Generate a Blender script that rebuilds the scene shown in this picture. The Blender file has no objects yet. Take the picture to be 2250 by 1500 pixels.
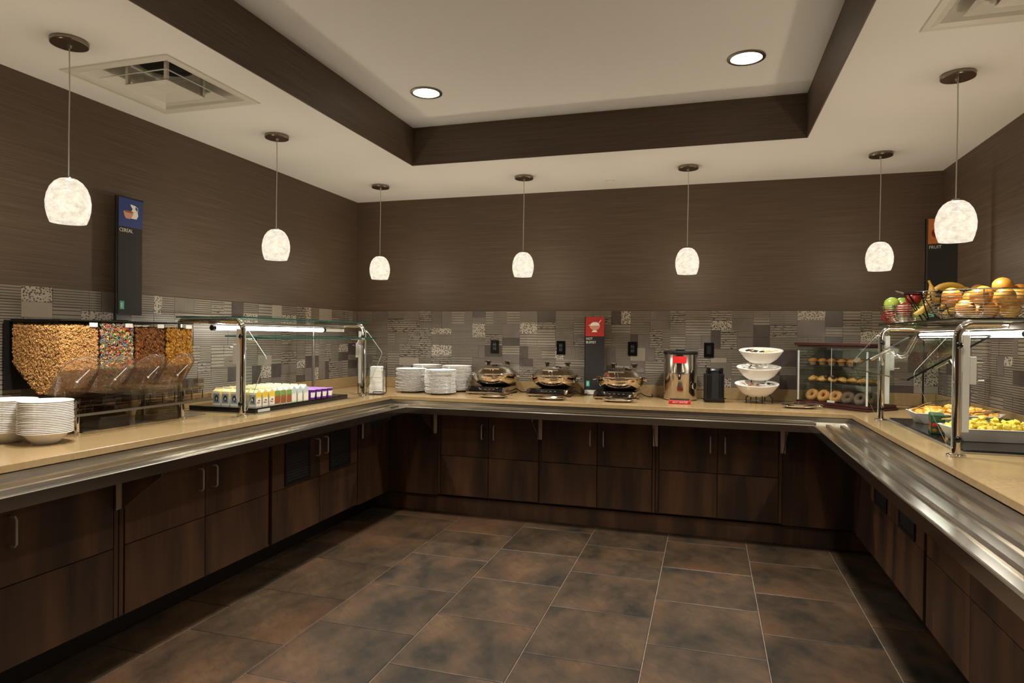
import bpy, bmesh, math, random
from mathutils import Vector, Matrix
random.seed(7)
R_ = math.radians
SC = bpy.context.scene
COL = SC.collection

# ------------------------------------------------------------------ camera, world, exposure
FPX = 1428.22
CAM = Vector((3.170, -5.447, 1.378))
yaw, pit, rol = R_(-16.76), R_(-0.4453), R_(0.6244)
fw = Vector((math.sin(yaw)*math.cos(pit), math.cos(yaw)*math.cos(pit), math.sin(pit)))
rt = Vector((math.cos(yaw), -math.sin(yaw), 0))
up = rt.cross(fw)
rx = rt*math.cos(rol) + up*math.sin(rol)
ux = -rt*math.sin(rol) + up*math.cos(rol)
cd = bpy.data.cameras.new('camera')
cd.sensor_width = 36
cd.lens = FPX/2250*36
cd.clip_start = .05
cam = bpy.data.objects.new('camera', cd)
COL.objects.link(cam)
cam.matrix_world = Matrix(((rx.x, ux.x, -fw.x, CAM.x), (rx.y, ux.y, -fw.y, CAM.y), (rx.z, ux.z, -fw.z, CAM.z), (0, 0, 0, 1)))
SC.camera = cam
w = bpy.data.worlds.new('world')
SC.world = w
w.use_nodes = True
w.node_tree.nodes['Background'].inputs[0].default_value = (1, .85, .68, 1)
w.node_tree.nodes['Background'].inputs[1].default_value = .05
SC.cycles.transparent_max_bounces = 28
SC.cycles.max_bounces = 8
SC.cycles.diffuse_bounces = 4
SC.cycles.glossy_bounces = 3
SC.view_settings.view_transform = 'Standard'
SC.view_settings.look = 'None'
SC.view_settings.exposure = 0.42
SC.view_settings.gamma = 1.0
SC.view_settings.use_curve_mapping = False
PENDANT_W = 36.0
DOWN_W = 21.0
TUBE_E = 18.0
SHADE_E = .9
WARM = (1.0, .97, .92)
WARM2 = (1.0, .98, .94)

# ------------------------------------------------------------------ materials
def lin(c):
    c = c/255
    return c/12.92 if c <= .04045 else ((c+.055)/1.055)**2.4
def L3(c):
    return (lin(c[0]), lin(c[1]), lin(c[2]), 1)
class NT:
    def __init__(s, name):
        s.m = bpy.data.materials.new(name)
        s.m.use_nodes = True
        s.t = s.m.node_tree
        s.t.nodes.clear()
        s.out = s.n('ShaderNodeOutputMaterial')
    def n(s, typ, **kw):
        nd = s.t.nodes.new(typ)
        for k, v in kw.items():
            setattr(nd, k, v)
        return nd
    def l(s, a, b):
        s.t.links.new(a, b)
    def pos(s, scale=(1, 1, 1), coord='pos', loc=(0, 0, 0)):
        if coord == 'pos':
            g = s.n('ShaderNodeNewGeometry').outputs['Position']
        else:
            g = s.n('ShaderNodeTexCoord').outputs['Object']
        mp = s.n('ShaderNodeMapping')
        mp.inputs['Scale'].default_value = scale
        mp.inputs['Location'].default_value = loc
        s.l(g, mp.inputs['Vector'])
        return mp.outputs[0]
    def noise(s, vec, scale, detail=3, rough=.55):
        nz = s.n('ShaderNodeTexNoise')
        nz.inputs['Scale'].default_value = scale
        nz.inputs['Detail'].default_value = detail
        nz.inputs['Roughness'].default_value = rough
        s.l(vec, nz.inputs['Vector'])
        return nz.outputs['Fac']
    def ramp(s, fac, stops):
        r = s.n('ShaderNodeValToRGB')
        els = r.color_ramp.elements
        while len(els) < len(stops):
            els.new(.5)
        for e, (p, c) in zip(els, stops):
            e.position = p
            e.color = L3(c)
        s.l(fac, r.inputs[0])
        return r.outputs[0]
    def mix(s, fac, a, b, mode='MIX'):
        m = s.n('ShaderNodeMix', data_type='RGBA', blend_type=mode)
        for v, i in ((fac, 0), (a, 6), (b, 7)):
            if hasattr(v, 'links'):
                s.l(v, m.inputs[i])
            else:
                m.inputs[i].default_value = v if i == 0 else L3(v)
        return m.outputs[2]
    def math(s, op, a, b=0.0):
        m = s.n('ShaderNodeMath', operation=op)
        for v, i in ((a, 0), (b, 1)):
            if hasattr(v, 'links'):
                s.l(v, m.inputs[i])
            else:
                m.inputs[i].default_value = v
        return m.outputs[0]
    def pbr(s, col, rough=.5, metal=0, spec=.5, bump=None, bstr=.2, bdist=.002, trans=0, emis=None, estr=0, coat=0):
        p = s.n('ShaderNodeBsdfPrincipled')
        if hasattr(col, 'links'):
            s.l(col, p.inputs['Base Color'])
        else:
            p.inputs['Base Color'].default_value = L3(col)
        if hasattr(rough, 'links'):
            s.l(rough, p.inputs['Roughness'])
        else:
            p.inputs['Roughness'].default_value = rough
        p.inputs['Metallic'].default_value = metal
        p.inputs['Specular IOR Level'].default_value = spec
        p.inputs['Transmission Weight'].default_value = trans
        p.inputs['Coat Weight'].default_value = coat
        if emis:
            p.inputs['Emission Color'].default_value = (*emis, 1)
            p.inputs['Emission Strength'].default_value = estr
        if bump is not None:
            b = s.n('ShaderNodeBump')
            b.inputs['Strength'].default_value = bstr
            b.inputs['Distance'].default_value = bdist
            s.l(bump, b.inputs['Height'])
            s.l(b.outputs[0], p.inputs['Normal'])
        s.l(p.outputs[0], s.out.inputs[0])
        return s.m
MT = {}
def plain(name, col, rough=.5, metal=0, spec=.5, **kw):
    MT[name] = NT(name).pbr(col, rough, metal, spec, **kw)
def speck(name, c1, c2, scale, rough=.5, metal=0, stretch=(1, 1, 1), bstr=0, lo=.35, hi=.65, coord='pos', spec=.5, detail=3):
    n = NT(name)
    f = n.noise(n.pos(stretch, coord), scale, detail)
    MT[name] = n.pbr(n.ramp(f, [(lo, c1), (hi, c2)]), rough, metal, spec, bump=f if bstr else None, bstr=bstr)
def glassy(name, tint=(245, 250, 248), refl=1.0, base=.0):
    n = NT(name)
    tr = n.n('ShaderNodeBsdfTransparent')
    tr.inputs[0].default_value = L3(tint)
    gl = n.n('ShaderNodeBsdfGlossy')
    gl.inputs['Roughness'].default_value = .02
    gl.inputs['Color'].default_value = (1, 1, 1, 1)
    fr = n.n('ShaderNodeLayerWeight')
    fr.inputs[0].default_value = .5
    mx = n.n('ShaderNodeMixShader')
    n.l(n.math('ADD', n.math('MULTIPLY', n.math('POWER', fr.outputs['Facing'], 5.0), .7*refl), .035*refl+base), mx.inputs[0])
    n.l(tr.outputs[0], mx.inputs[1])
    n.l(gl.outputs[0], mx.inputs[2])
    n.l(mx.outputs[0], n.out.inputs[0])
    MT[name] = n.m
def emit(name, col, strength):
    n = NT(name)
    e = n.n('ShaderNodeEmission')
    e.inputs[0].default_value = (*col, 1)
    e.inputs[1].default_value = strength
    n.l(e.outputs[0], n.out.inputs[0])
    MT[name] = n.m

# wallpaper: dark brown grasscloth, thin horizontal strands
n = NT('wallpaper')
v = n.pos((1, 1, 110))
f1 = n.noise(v, 1.8, 4, .6)
f2 = n.noise(n.pos((1.6, 1.6, 300)), 2.4, 2, .5)
fm = n.math('ADD', n.math('MULTIPLY', f1, .6), n.math('MULTIPLY', f2, .4))
MT['wallpaper'] = n.pbr(n.ramp(fm, [(.34, (68, 56, 45)), (.5, (83, 68, 54)), (.68, (104, 87, 70))]), .55, 0, .4, bump=fm, bstr=.35, bdist=.002)
n = NT('ceiling_paint')
f = n.noise(n.pos((1, 1, 1)), 60, 2)
MT['ceiling_paint'] = n.pbr((226, 223, 217), .9, 0, .2, bump=f, bstr=.02)
plain('rear_paint', (150, 132, 108), .9)
speck('countertop', (138, 114, 78), (148, 123, 86), 40, .2, spec=.5, lo=.3, hi=.7)
# dark stained maple
n = NT('wood')
oi = n.n('ShaderNodeObjectInfo')
tc = n.n('ShaderNodeTexCoord')
mp = n.n('ShaderNodeMapping')
mp.inputs['Scale'].default_value = (5.5, 5.5, .9)
n.l(tc.outputs['Object'], mp.inputs['Vector'])
cmb = n.n('ShaderNodeCombineXYZ')
n.l(n.math('MULTIPLY', oi.outputs['Random'], 37), cmb.inputs[0])
n.l(n.math('MULTIPLY', oi.outputs['Random'], 91), cmb.inputs[2])
n.l(cmb.outputs[0], mp.inputs['Location'])
fg = n.noise(mp.outputs[0], 1.0, 3, .55)
mp2 = n.n('ShaderNodeMapping')
mp2.inputs['Scale'].default_value = (120, 120, 3)
n.l(tc.outputs['Object'], mp2.inputs['Vector'])
fs = n.noise(mp2.outputs[0], 1.0, 2, .5)
c = n.ramp(fg, [(.34, (56, 45, 38)), (.5, (88, 63, 45)), (.68, (118, 83, 57))])
c = n.mix(n.math('MULTIPLY', fs, .35), c, (40, 26, 20))
MT['wood'] = n.pbr(c, .38, 0, .4, bump=fs, bstr=.05)
plain('wood_shaded', (36, 24, 20), .5)  # shade of the recessed toe kick put into the wood colour
# floor tile
n = NT('floor_tile')
oi = n.n('ShaderNodeObjectInfo')
tc = n.n('ShaderNodeTexCoord')
cmb = n.n('ShaderNodeCombineXYZ')
n.l(n.math('MULTIPLY', oi.outputs['Random'], 51), cmb.inputs[0])
n.l(n.math('MULTIPLY', oi.outputs['Random'], 23), cmb.inputs[1])
mp = n.n('ShaderNodeMapping')
n.l(tc.outputs['Object'], mp.inputs['Vector'])
n.l(cmb.outputs[0], mp.inputs['Location'])
mp.inputs['Scale'].default_value = (1.0, .62, 1)
mp.inputs['Rotation'].default_value = (0, 0, .5)
fa = n.noise(mp.outputs[0], 3.4, 6, .68)
fb = n.noise(mp.outputs[0], 1.7, 3, .5)
mp3 = n.n('ShaderNodeMapping')
mp3.inputs['Scale'].default_value = (2.2, 9, 1)
n.l(mp.outputs[0], mp3.inputs['Vector'])
fc = n.noise(mp3.outputs[0], 5.5, 5, .72)
c = n.ramp(fa, [(.34, (30, 26, 20)), (.46, (51, 40, 28)), (.56, (63, 48, 33)), (.70, (78, 62, 45))])
c = n.mix(n.ramp(fb, [(.50, (0, 0, 0)), (.66, (170, 170, 170))]), c, (82, 53, 31))
c = n.mix(n.ramp(fc, [(.50, (0, 0, 0)), (.72, (190, 190, 190))]), c, (34, 30, 24))
MT['floor_tile'] = n.pbr(c, n.math('ADD', n.math('MULTIPLY', fc, .25), .34), 0, .22, bump=fc, bstr=.12, bdist=.002)
speck('grout', (108, 95, 80), (92, 80, 67), 50, .9)
# splashback patterns (glazed relief tiles)
def stripes(name, c1, c2, period, duty, axis='z', jitter=0, rough=.32):
    n = NT(name)
    g = n.n('ShaderNodeNewGeometry').outputs['Position']
    sp = n.n('ShaderNodeSeparateXYZ')
    n.l(g, sp.inputs[0])
    a = sp.outputs[2] if axis == 'z' else n.math('ADD', sp.outputs[0], sp.outputs[1])
    fr = n.math('FRACT', n.math('DIVIDE', n.math('ADD', a, 20.0), period))
    fac = n.math('GREATER_THAN', fr, duty)
    if jitter:
        nz = n.noise(n.pos((40, 40, 130)), 1, 2)
        fac = n.math('MAXIMUM', fac, n.math('GREATER_THAN', nz, jitter))
    base = n.mix(n.noise(n.pos((3, 3, 3)), 2.2, 2), c1, tuple(int(x*.74) for x in c1))
    col = n.mix(fac, base, c2)
    MT[name] = n.pbr(col, rough, 0, .6, bump=n.math('SUBTRACT', 1.0, fac), bstr=.5, bdist=.003)
stripes('rib_fine', (134, 123, 107), (46, 40, 35), .0135, .70)
stripes('rib_wide', (142, 132, 115), (48, 42, 37), .0225, .80)
stripes('rib_dash', (142, 132, 115), (44, 39, 35), .019, .76, jitter=.60)
stripes('rib_vert', (126, 117, 103), (82, 73, 64), .009, .66, axis='h')
speck('smooth_grey', (94, 86, 80), (108, 98, 90), 6, .26, spec=.6)
speck('smooth_dark', (64, 57, 53), (80, 71, 65), 6, .26, spec=.6)
speck('smooth_light', (142, 132, 116), (128, 118, 104), 5, .3, spec=.6)
n = NT('dotted')
vo = n.n('ShaderNodeTexVoronoi')
vo.inputs['Scale'].default_value = 75
n.l(n.pos((1, 1, 1.2)), vo.inputs['Vector'])
c = n.ramp(vo.outputs['Distance'], [(.34, (60, 53, 48)), (.46, (158, 148, 132))])
MT['dotted'] = n.pbr(c, .25, 0, .7, bump=vo.outputs['Distance'], bstr=.5)
plain('splash_base', (70, 60, 52), .5)
# metals
n = NT('steel')
f = n.noise(n.pos((1, 1, 1)), 5, 3)
MT['steel'] = n.pbr((212, 208, 200), .17, 1, .5)
plain('handle_steel', (206, 204, 200), .35, .45)
plain('chrome', (232, 228, 222), .06, 1)
plain('satin', (186, 182, 174), .3, 1)
plain('nickel', (150, 140, 126), .28, 1)
plain('pot_steel', (214, 202, 186), .09, 1)
plain('acrylic_bright', (222, 222, 216), .15, spec=.8)
n = NT('urn_steel')
MT['urn_steel'] = n.pbr((198, 190, 178), .16, 1)
plain('grey_metal', (196, 194, 184), .45, .3)
plain('black_plastic', (17, 16, 16), .4)
plain('black_gloss', (14, 13, 13), .12)
plain('black_wire', (20, 18, 17), .35, .4)
plain('dark_slot', (8, 8, 8), .8)
plain('grille_black', (22, 22, 22), .5)
plain('china', (242, 238, 230), .16, spec=.6)
plain('white_plastic', (226, 222, 208), .4)
plain('paper', (238, 234, 224), .85)
plain('diffuser', (206, 202, 190), .5)
plain('duct', (26, 23, 21), .8)
plain('duct_grey', (150, 146, 138), .6)
emit('lamp_disc', (1, .93, .8), 6.0)
emit('tube_lit', (1, .95, .84), TUBE_E)
glassy('glass', (246, 250, 248), .6)
glassy('glass_dull', (246, 250, 248), .28)
glassy('bin_clear', (240, 236, 228), .8, .01)
n = NT('flap_clear')
tr = n.n('ShaderNodeBsdfTransparent')
tr.inputs[0].default_value = L3((240, 232, 222))
df = n.n('ShaderNodeBsdfTranslucent')
df.inputs[0].default_value = L3((200, 176, 148))
d2 = n.n('ShaderNodeBsdfDiffuse')
d2.inputs[0].default_value = L3((200, 176, 148))
ad = n.n('ShaderNodeAddShader')
n.l(df.outputs[0], ad.inputs[0])
n.l(d2.outputs[0], ad.inputs[1])
gl = n.n('ShaderNodeBsdfGlossy')
gl.inputs['Roughness'].default_value = .12
m1 = n.n('ShaderNodeMixShader')
m1.inputs[0].default_value = .12
n.l(tr.outputs[0], m1.inputs[1])
n.l(ad.outputs[0], m1.inputs[2])
m2 = n.n('ShaderNodeMixShader')
m2.inputs[0].default_value = .08
n.l(m1.outputs[0], m2.inputs[1])
n.l(gl.outputs[0], m2.inputs[2])
n.l(m2.outputs[0], n.out.inputs[0])
MT['flap_clear'] = n.m
glassy('acrylic', (248, 247, 244), .7, .01)
glassy('smoked', (186, 182, 172), .8, .02)
plain('glass_edge', (30, 80, 70), .15, spec=.8)
glassy('acrylic_lip', (234, 226, 218), 1.4, .05)
plain('acrylic_rim', (120, 100, 82), .2, spec=.8)
plain('steel_dark', (120, 114, 106), .25, 1)
plain('dark_edge', (18, 24, 22), .2, spec=.8)
plain('line_edge', (196, 196, 186), .2, spec=.8)
# pendant shade
n = NT('shade_glass')
f = n.noise(n.pos((1, 1, 1.3), 'obj'), 32, 4, .65)
f2 = n.noise(n.pos((1, 1, 1), 'obj'), 90, 2, .6)
st = n.math('MULTIPLY', n.math('ADD', n.math('MULTIPLY', f, .9), n.math('ADD', n.math('MULTIPLY', f2, .35), .22)), SHADE_E)
e = n.n('ShaderNodeEmission')
e.inputs[0].default_value = (1, .90, .74, 1)
n.l(st, e.inputs[1])
tr = n.n('ShaderNodeBsdfTransparent')
tr.inputs[0].default_value = (1, .93, .82, 1)
mx = n.n('ShaderNodeMixShader')
mx.inputs[0].default_value = .68
n.l(tr.outputs[0], mx.inputs[1])
n.l(e.outputs[0], mx.inputs[2])
n.l(mx.outputs[0], n.out.inputs[0])
MT['shade_glass'] = n.m
for q in ('shade_glass', 'lamp_disc'):
    MT[q].cycles.emission_sampling = 'NONE'
# food and prints
speck('oat', (226, 182, 120), (200, 150, 88), 60, .8)
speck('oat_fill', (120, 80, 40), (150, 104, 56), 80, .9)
speck('bran', (168, 110, 54), (128, 76, 34), 70, .75)
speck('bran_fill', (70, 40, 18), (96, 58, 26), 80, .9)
speck('corn', (222, 170, 66), (190, 130, 42), 70, .7)
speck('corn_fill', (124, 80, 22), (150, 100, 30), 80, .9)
for k, cc in enumerate([(196, 84, 70), (220, 148, 84), (222, 200, 124), (120, 160, 96), (112, 140, 150), (150, 112, 140)]):
    plain('loop%d' % k, cc, .75)
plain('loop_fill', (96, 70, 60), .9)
speck('green_apple', (146, 178, 52), (176, 196, 84), 14, .3, coord='obj')
speck('red_apple', (122, 22, 24), (160, 50, 40), 10, .25, coord='obj')
speck('orange_skin', (168, 104, 22), (152, 88, 16), 20, .4, coord='obj', bstr=.05)
speck('grapefruit', (172, 122, 40), (156, 104, 30), 12, .4, coord='obj')
speck('banana', (190, 150, 54), (174, 132, 42), 9, .45, coord='obj')
plain('stem_brown', (70, 48, 26), .8)
speck('melon', (244, 186, 74), (236, 158, 54), 18, .35, coord='obj', spec=.5)
speck('melon_pale', (242, 206, 116), (238, 182, 84), 18, .35, coord='obj')
speck('pineapple', (240, 218, 92), (228, 196, 58), 26, .4, coord='obj')
speck('leaf_green', (70, 104, 40), (40, 74, 30), 30, .6)
speck('bread', (206, 150, 84), (172, 108, 50), 14, .6, coord='obj')
speck('pastry', (226, 180, 104), (196, 134, 62), 22, .45, coord='obj')
speck('muffin_top', (190, 124, 58), (146, 86, 38), 26, .6, coord='obj')
plain('muffin_cup', (166, 130, 88), .8)
speck('dark_bagel', (112, 88, 70), (74, 56, 46), 24, .7, coord='obj')
plain('icing', (232, 214, 178), .4)
plain('knob_dark', (40, 14, 16), .06, spec=.8)
plain('mahogany', (58, 23, 19), .3)
plain('red_label', (196, 26, 22), .5)
plain('red_print', (172, 40, 30), .6)
plain('blue_print', (22, 50, 120), .6)
plain('orange_print', (196, 112, 40), .6)
plain('sign_black', (25, 20, 18), .7)
plain('ink_white', (222, 218, 208), .6)
plain('teal', (64, 168, 142), .6)
plain('clay', (206, 150, 124), .7)
plain('carton_white', (232, 226, 204), .6)
plain('carton_yellow', (238, 196, 40), .6)
plain('carton_blue', (138, 150, 158), .6)
plain('carton_dark', (22, 26, 34), .6)
plain('carton_brown', (150, 84, 34), .6)
plain('carton_green', (112, 150, 62), .6)
plain('carton_grey', (184, 198, 196), .6)
plain('carton_cream', (236, 216, 148), .6)
plain('purple', (96, 30, 140), .45)
plain('lilac', (170, 120, 190), .4)
plain('box_green', (18, 70, 44), .5)
plain('wrapper', (208, 206, 204), .3)
plain('rubber', (20, 20, 20), .6)

# ------------------------------------------------------------------ mesh builder
class MB:
    def __init__(s):
        s.v, s.f, s.m = [], [], []
    def add(s, vs, fs, m=0):
        b = len(s.v)
        s.v += [tuple(p) for p in vs]
        s.f += [tuple(b+i for i in q) for q in fs]
        s.m += [m]*len(fs)
        return s
    def box(s, x0, x1, y0, y1, z0, z1, m=0):
        vs = [(x0, y0, z0), (x1, y0, z0), (x1, y1, z0), (x0, y1, z0), (x0, y0, z1), (x1, y0, z1), (x1, y1, z1), (x0, y1, z1)]
        return s.add(vs, [(0, 3, 2, 1), (4, 5, 6, 7), (0, 1, 5, 4), (1, 2, 6, 5), (2, 3, 7, 6), (3, 0, 4, 7)], m)
    def prism(s, poly, axis, a, b, m=0, me=None):
        def P(q, t):
            return {'z': (q[0], q[1], t), 'y': (q[0], t, q[1]), 'x': (t, q[0], q[1])}[axis]
        k = len(poly)
        vs = [P(q, a) for q in poly]+[P(q, b) for q in poly]
        s.add(vs, [tuple(range(k-1, -1, -1)), tuple(range(k, 2*k))], m)
        base = len(s.v)-2*k
        for i in range(k):
            j = (i+1) % k
            s.f.append((base+i, base+j, base+k+j, base+k+i))
            s.m.append(m if me is None else me)
        return s
    def tube(s, path, r, n=8, m=0, closed=False, rad=None):
        P = [Vector(p) for p in path]
        k = len(P)
        rings = []
        t0 = (P[1]-P[0]).normalized()
        a = Vector((0, 0, 1)) if abs(t0.z) < .9 else Vector((1, 0, 0))
        nx = t0.cross(a).normalized()
        for i in range(k):
            if closed:
                t = (P[(i+1) % k]-P[i-1]).normalized()
            else:
                t = (P[min(i+1, k-1)]-P[max(i-1, 0)]).normalized()
            nx = (nx-t*nx.dot(t)).normalized()
            ny = t.cross(nx)
            rr = rad[i] if rad else r
            rings.append([P[i]+(nx*math.cos(2*math.pi*j/n)+ny*math.sin(2*math.pi*j/n))*rr for j in range(n)])
        vs = [p for q in rings for p in q]
        fs = []
        for i in range(k if closed else k-1):
            o = ((i+1) % k)*n
            for j in range(n):
                fs.append((i*n+j, i*n+(j+1) % n, o+(j+1) % n, o+j))
        if not closed:
            fs += [tuple(range(n-1, -1, -1)), tuple(range((k-1)*n, k*n))]
        return s.add(vs, fs, m)
    def cyl(s, p0, p1, r, n=16, m=0, r1=None):
        return s.tube([p0, p1], r, n, m, rad=[r, r if r1 is None else r1])
    def lathe(s, prof, n=24, c=(0, 0, 0), m=0, sx=1, sy=1, cap=True):
        vs, fs = [], []
        for (r, z) in prof:
            for j in range(n):
                t = 2*math.pi*j/n
                vs.append((c[0]+r*sx*math.cos(t), c[1]+r*sy*math.sin(t), c[2]+z))
        for i in range(len(prof)-1):
            for j in range(n):
                fs.append((i*n+j, i*n+(j+1) % n, (i+1)*n+(j+1) % n, (i+1)*n+j))
        if cap:
            fs += [tuple(range(n-1, -1, -1)), tuple(range((len(prof)-1)*n, len(prof)*n))]
        return s.add(vs, fs, m)
    def ball(s, c, r, sx=1, sy=1, sz=1, n=14, k=9, m=0, dimple=0):
        pr = []
        for i in range(k+1):
            a = -math.pi/2+math.pi*i/k
            rr = math.cos(a)
            zz = math.sin(a)
            if dimple:
                zz -= dimple*math.exp(-(rr/.28)**2)*(1 if zz > 0 else -.6)
            pr.append((max(rr, .01)*r, zz*r*sz))
        return s.lathe(pr, n, c, m, sx, sy)
    def torus(s, c, R, r, n=20, k=8, m=0, sz=1, sy=1):
        vs, fs = [], []
        for i in range(n):
            t = 2*math.pi*i/n
            for j in range(k):
                p = 2*math.pi*j/k
                q = R+r*math.cos(p)
                vs.append((c[0]+q*math.cos(t), c[1]+q*sy*math.sin(t), c[2]+r*sz*math.sin(p)))
        for i in range(n):
            for j in range(k):
                fs.append((i*k+j, ((i+1) % n)*k+j, ((i+1) % n)*k+(j+1) % k, i*k+(j+1) % k))
        return s.add(vs, fs, m)
    def mesh(s, name, mats, smooth=False, fix=True, bevel=0, ang=38):
        me = bpy.data.meshes.new(name)
        me.from_pydata(s.v, [], s.f)
        for q in ([mats] if isinstance(mats, str) else mats):
            me.materials.append(MT[q])
        if max(s.m) > 0:
            me.polygons.foreach_set('material_index', s.m)
        if fix or bevel:
            bm = bmesh.new()
            bm.from_mesh(me)
            if fix:
                bmesh.ops.recalc_face_normals(bm, faces=bm.faces)
            if bevel:
                es = [e for e in bm.edges if len(e.link_faces) == 2 and e.calc_face_angle(0) > .6]
                bmesh.ops.bevel(bm, geom=es, offset=bevel, segments=1, affect='EDGES', clamp_overlap=True)
            bm.to_mesh(me)
            bm.free()
        if smooth:
            me.polygons.foreach_set('use_smooth', [True]*len(me.polygons))
            me.set_sharp_from_angle(angle=R_(ang))
        me.update()
        return me
    def obj(s, name, mats, parent=None, smooth=False, fix=True, bevel=0, ang=38):
        return link(name, s.mesh(name, mats, smooth, fix, bevel, ang), parent)
def link(name, data, parent=None, loc=None, rot=None, scale=None):
    o = bpy.data.objects.new(name, data)
    COL.objects.link(o)
    if parent:
        o.parent = parent
    if loc:
        o.location = loc
    if rot:
        o.rotation_euler = rot
    if scale:
        o.scale = scale
    return o
def tag(o, label, cat, group=None):
    o['label'] = label
    o['category'] = cat
    if group:
        o['group'] = group
    return o
def thing(name, label, cat, loc=(0, 0, 0), rz=0, group=None):
    o = bpy.data.objects.new(name, None)
    o.empty_display_size = .05
    COL.objects.link(o)
    o.location = loc
    o.rotation_euler = (0, 0, rz)
    return tag(o, label, cat, group)
def struct(o):
    o['kind'] = 'structure'
    return o
KIDS = {}
def dup(root, loc, rz=None, label=None, group=None, rot=None):
    if root.name not in KIDS:
        KIDS[root.name] = [(c, [g for g in bpy.data.objects if g.parent == c]) for c in bpy.data.objects if c.parent == root]
    r = root.copy()
    COL.objects.link(r)
    r.location = loc
    if rz is not None:
        r.rotation_euler = (0, 0, rz)
    if rot is not None:
        r.rotation_euler = rot
    if label:
        r['label'] = label
    if group:
        r['group'] = group
    for ch, gs in KIDS[root.name]:
        c = ch.copy()
        COL.objects.link(c)
        c.parent = r
        for g in gs:
            d = g.copy()
            COL.objects.link(d)
            d.parent = c
    return r
def text(s, size, mat, parent, loc, rot=(R_(90), 0, 0), name='lettering', align='LEFT', sx=1, ext=.0004, shear=0):
    cu = bpy.data.curves.new('t', 'FONT')
    cu.body = s
    cu.size = size
    cu.extrude = ext
    cu.align_x = align
    cu.resolution_u = 2
    cu.shear = shear
    ob = bpy.data.objects.new('t', cu)
    COL.objects.link(ob)
    bpy.context.view_layer.update()
    me = bpy.data.meshes.new_from_object(ob.evaluated_get(bpy.context.evaluated_depsgraph_get()))
    bpy.data.objects.remove(ob)
    me.materials.clear()
    me.materials.append(MT[mat])
    me.name = name
    return link(name, me, parent, loc, rot, (sx, 1, 1))
ORD = ['topmost', 'second', 'third', 'fourth', 'fifth', 'sixth', 'seventh', 'eighth', 'ninth', 'tenth', 'eleventh', 'twelfth', 'thirteenth', 'fourteenth', 'fifteenth', 'sixteenth', 'seventeenth', 'eighteenth', 'nineteenth', 'twentieth', 'twenty-first']
ORD1 = ['first']+ORD[1:]
def arc(cx, cz, r, a0, a1, n=8):
    return [(cx+r*math.cos(R_(a0+(a1-a0)*i/n)), cz+r*math.sin(R_(a0+(a1-a0)*i/n))) for i in range(n+1)]

# ------------------------------------------------------------------ room shell
W, H, HS, YF = 4.795, 2.620, 2.896, -8.6
HT, HU, SPL = .9, .9924, 1.598
wl = struct(MB().box(-.12, 0, YF-.12, .12, 0, H).obj('wall_left', 'wallpaper'))
wr = struct(MB().box(W, W+.12, YF-.12, .12, 0, H).obj('wall_right', 'wallpaper'))
wb = struct(MB().box(0, W, 0, .12, 0, H).obj('wall_back', 'wallpaper'))
struct(MB().box(0, W, YF-.12, YF, 0, H).obj('wall_front', 'rear_paint'))
PX0, PX1, PY0, PY1 = 1.0763, 3.744, -7.4, -1.0828
cl = MB()
VENTS = ((.530, -2.797), (4.284, -2.788))
for xa, xb, (vx, vy) in ((-.12, PX0, VENTS[0]), (PX1, W+.12, VENTS[1])):
    cl.box(xa, xb, YF-.12, vy-.27, H, HS)
    cl.box(xa, xb, vy+.27, .12, H, HS)
    cl.box(xa, vx-.27, vy-.27, vy+.27, H, HS)
    cl.box(vx+.27, xb, vy-.27, vy+.27, H, HS)
cl.box(PX0, PX1, PY1, .12, H, HS)
cl.box(PX0, PX1, YF-.12, PY0, H, HS)
cl.box(-.12, W+.12, YF-.12, .12, HS, HS+.05)
struct(cl.obj('ceiling', 'ceiling_paint', fix=False))
e = .006
for i, q in enumerate([(PX0, PX0+e, PY0, PY1), (PX1-e, PX1, PY0, PY1), (PX0+e, PX1-e, PY1-e, PY1), (PX0+e, PX1-e, PY0, PY0+e)]):
    struct(MB().box(*q, H+.001, HS-.001).obj('trim_%d' % (i+1), 'wallpaper'))

# floor: grout bed and tiles laid in half-bond
fl = struct(MB().box(-.12, W+.12, YF-.12, .12, -.06, -.004).obj('floor', 'grout'))
TX, TY, GAP, BV = .5117, .5165, .0045, .003
hx, hy = TX/2-GAP/2, TY/2-GAP/2
tm = MB()
tm.add([(sx*hx, sy*hy, -.012) for sx, sy in ((-1, -1), (1, -1), (1, 1), (-1, 1))] +
       [(sx*hx, sy*hy, -BV*.7) for sx, sy in ((-1, -1), (1, -1), (1, 1), (-1, 1))] +
       [(sx*(hx-BV), sy*(hy-BV), 0) for sx, sy in ((-1, -1), (1, -1), (1, 1), (-1, 1))],
       [(8, 9, 10, 11)]+[(a+i, a+(i+1) % 4, a+4+(i+1) % 4, a+4+i) for a in (0, 4) for i in range(4)])
tmesh = tm.mesh('floor_tile', 'floor_tile', fix=False)
for k in range(-1, 8):
    y0 = -.92 if k % 2 == 0 else -1.171
    for j in range(-2, 15):
        y = y0-TY*j-TY/2
        x = .875+TX*k+TX/2
        if y < YF+.2 or y > -.35 or x > W-.3:
            continue
        link('floor_tile', tmesh, fl, (x, y, 0))

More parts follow.
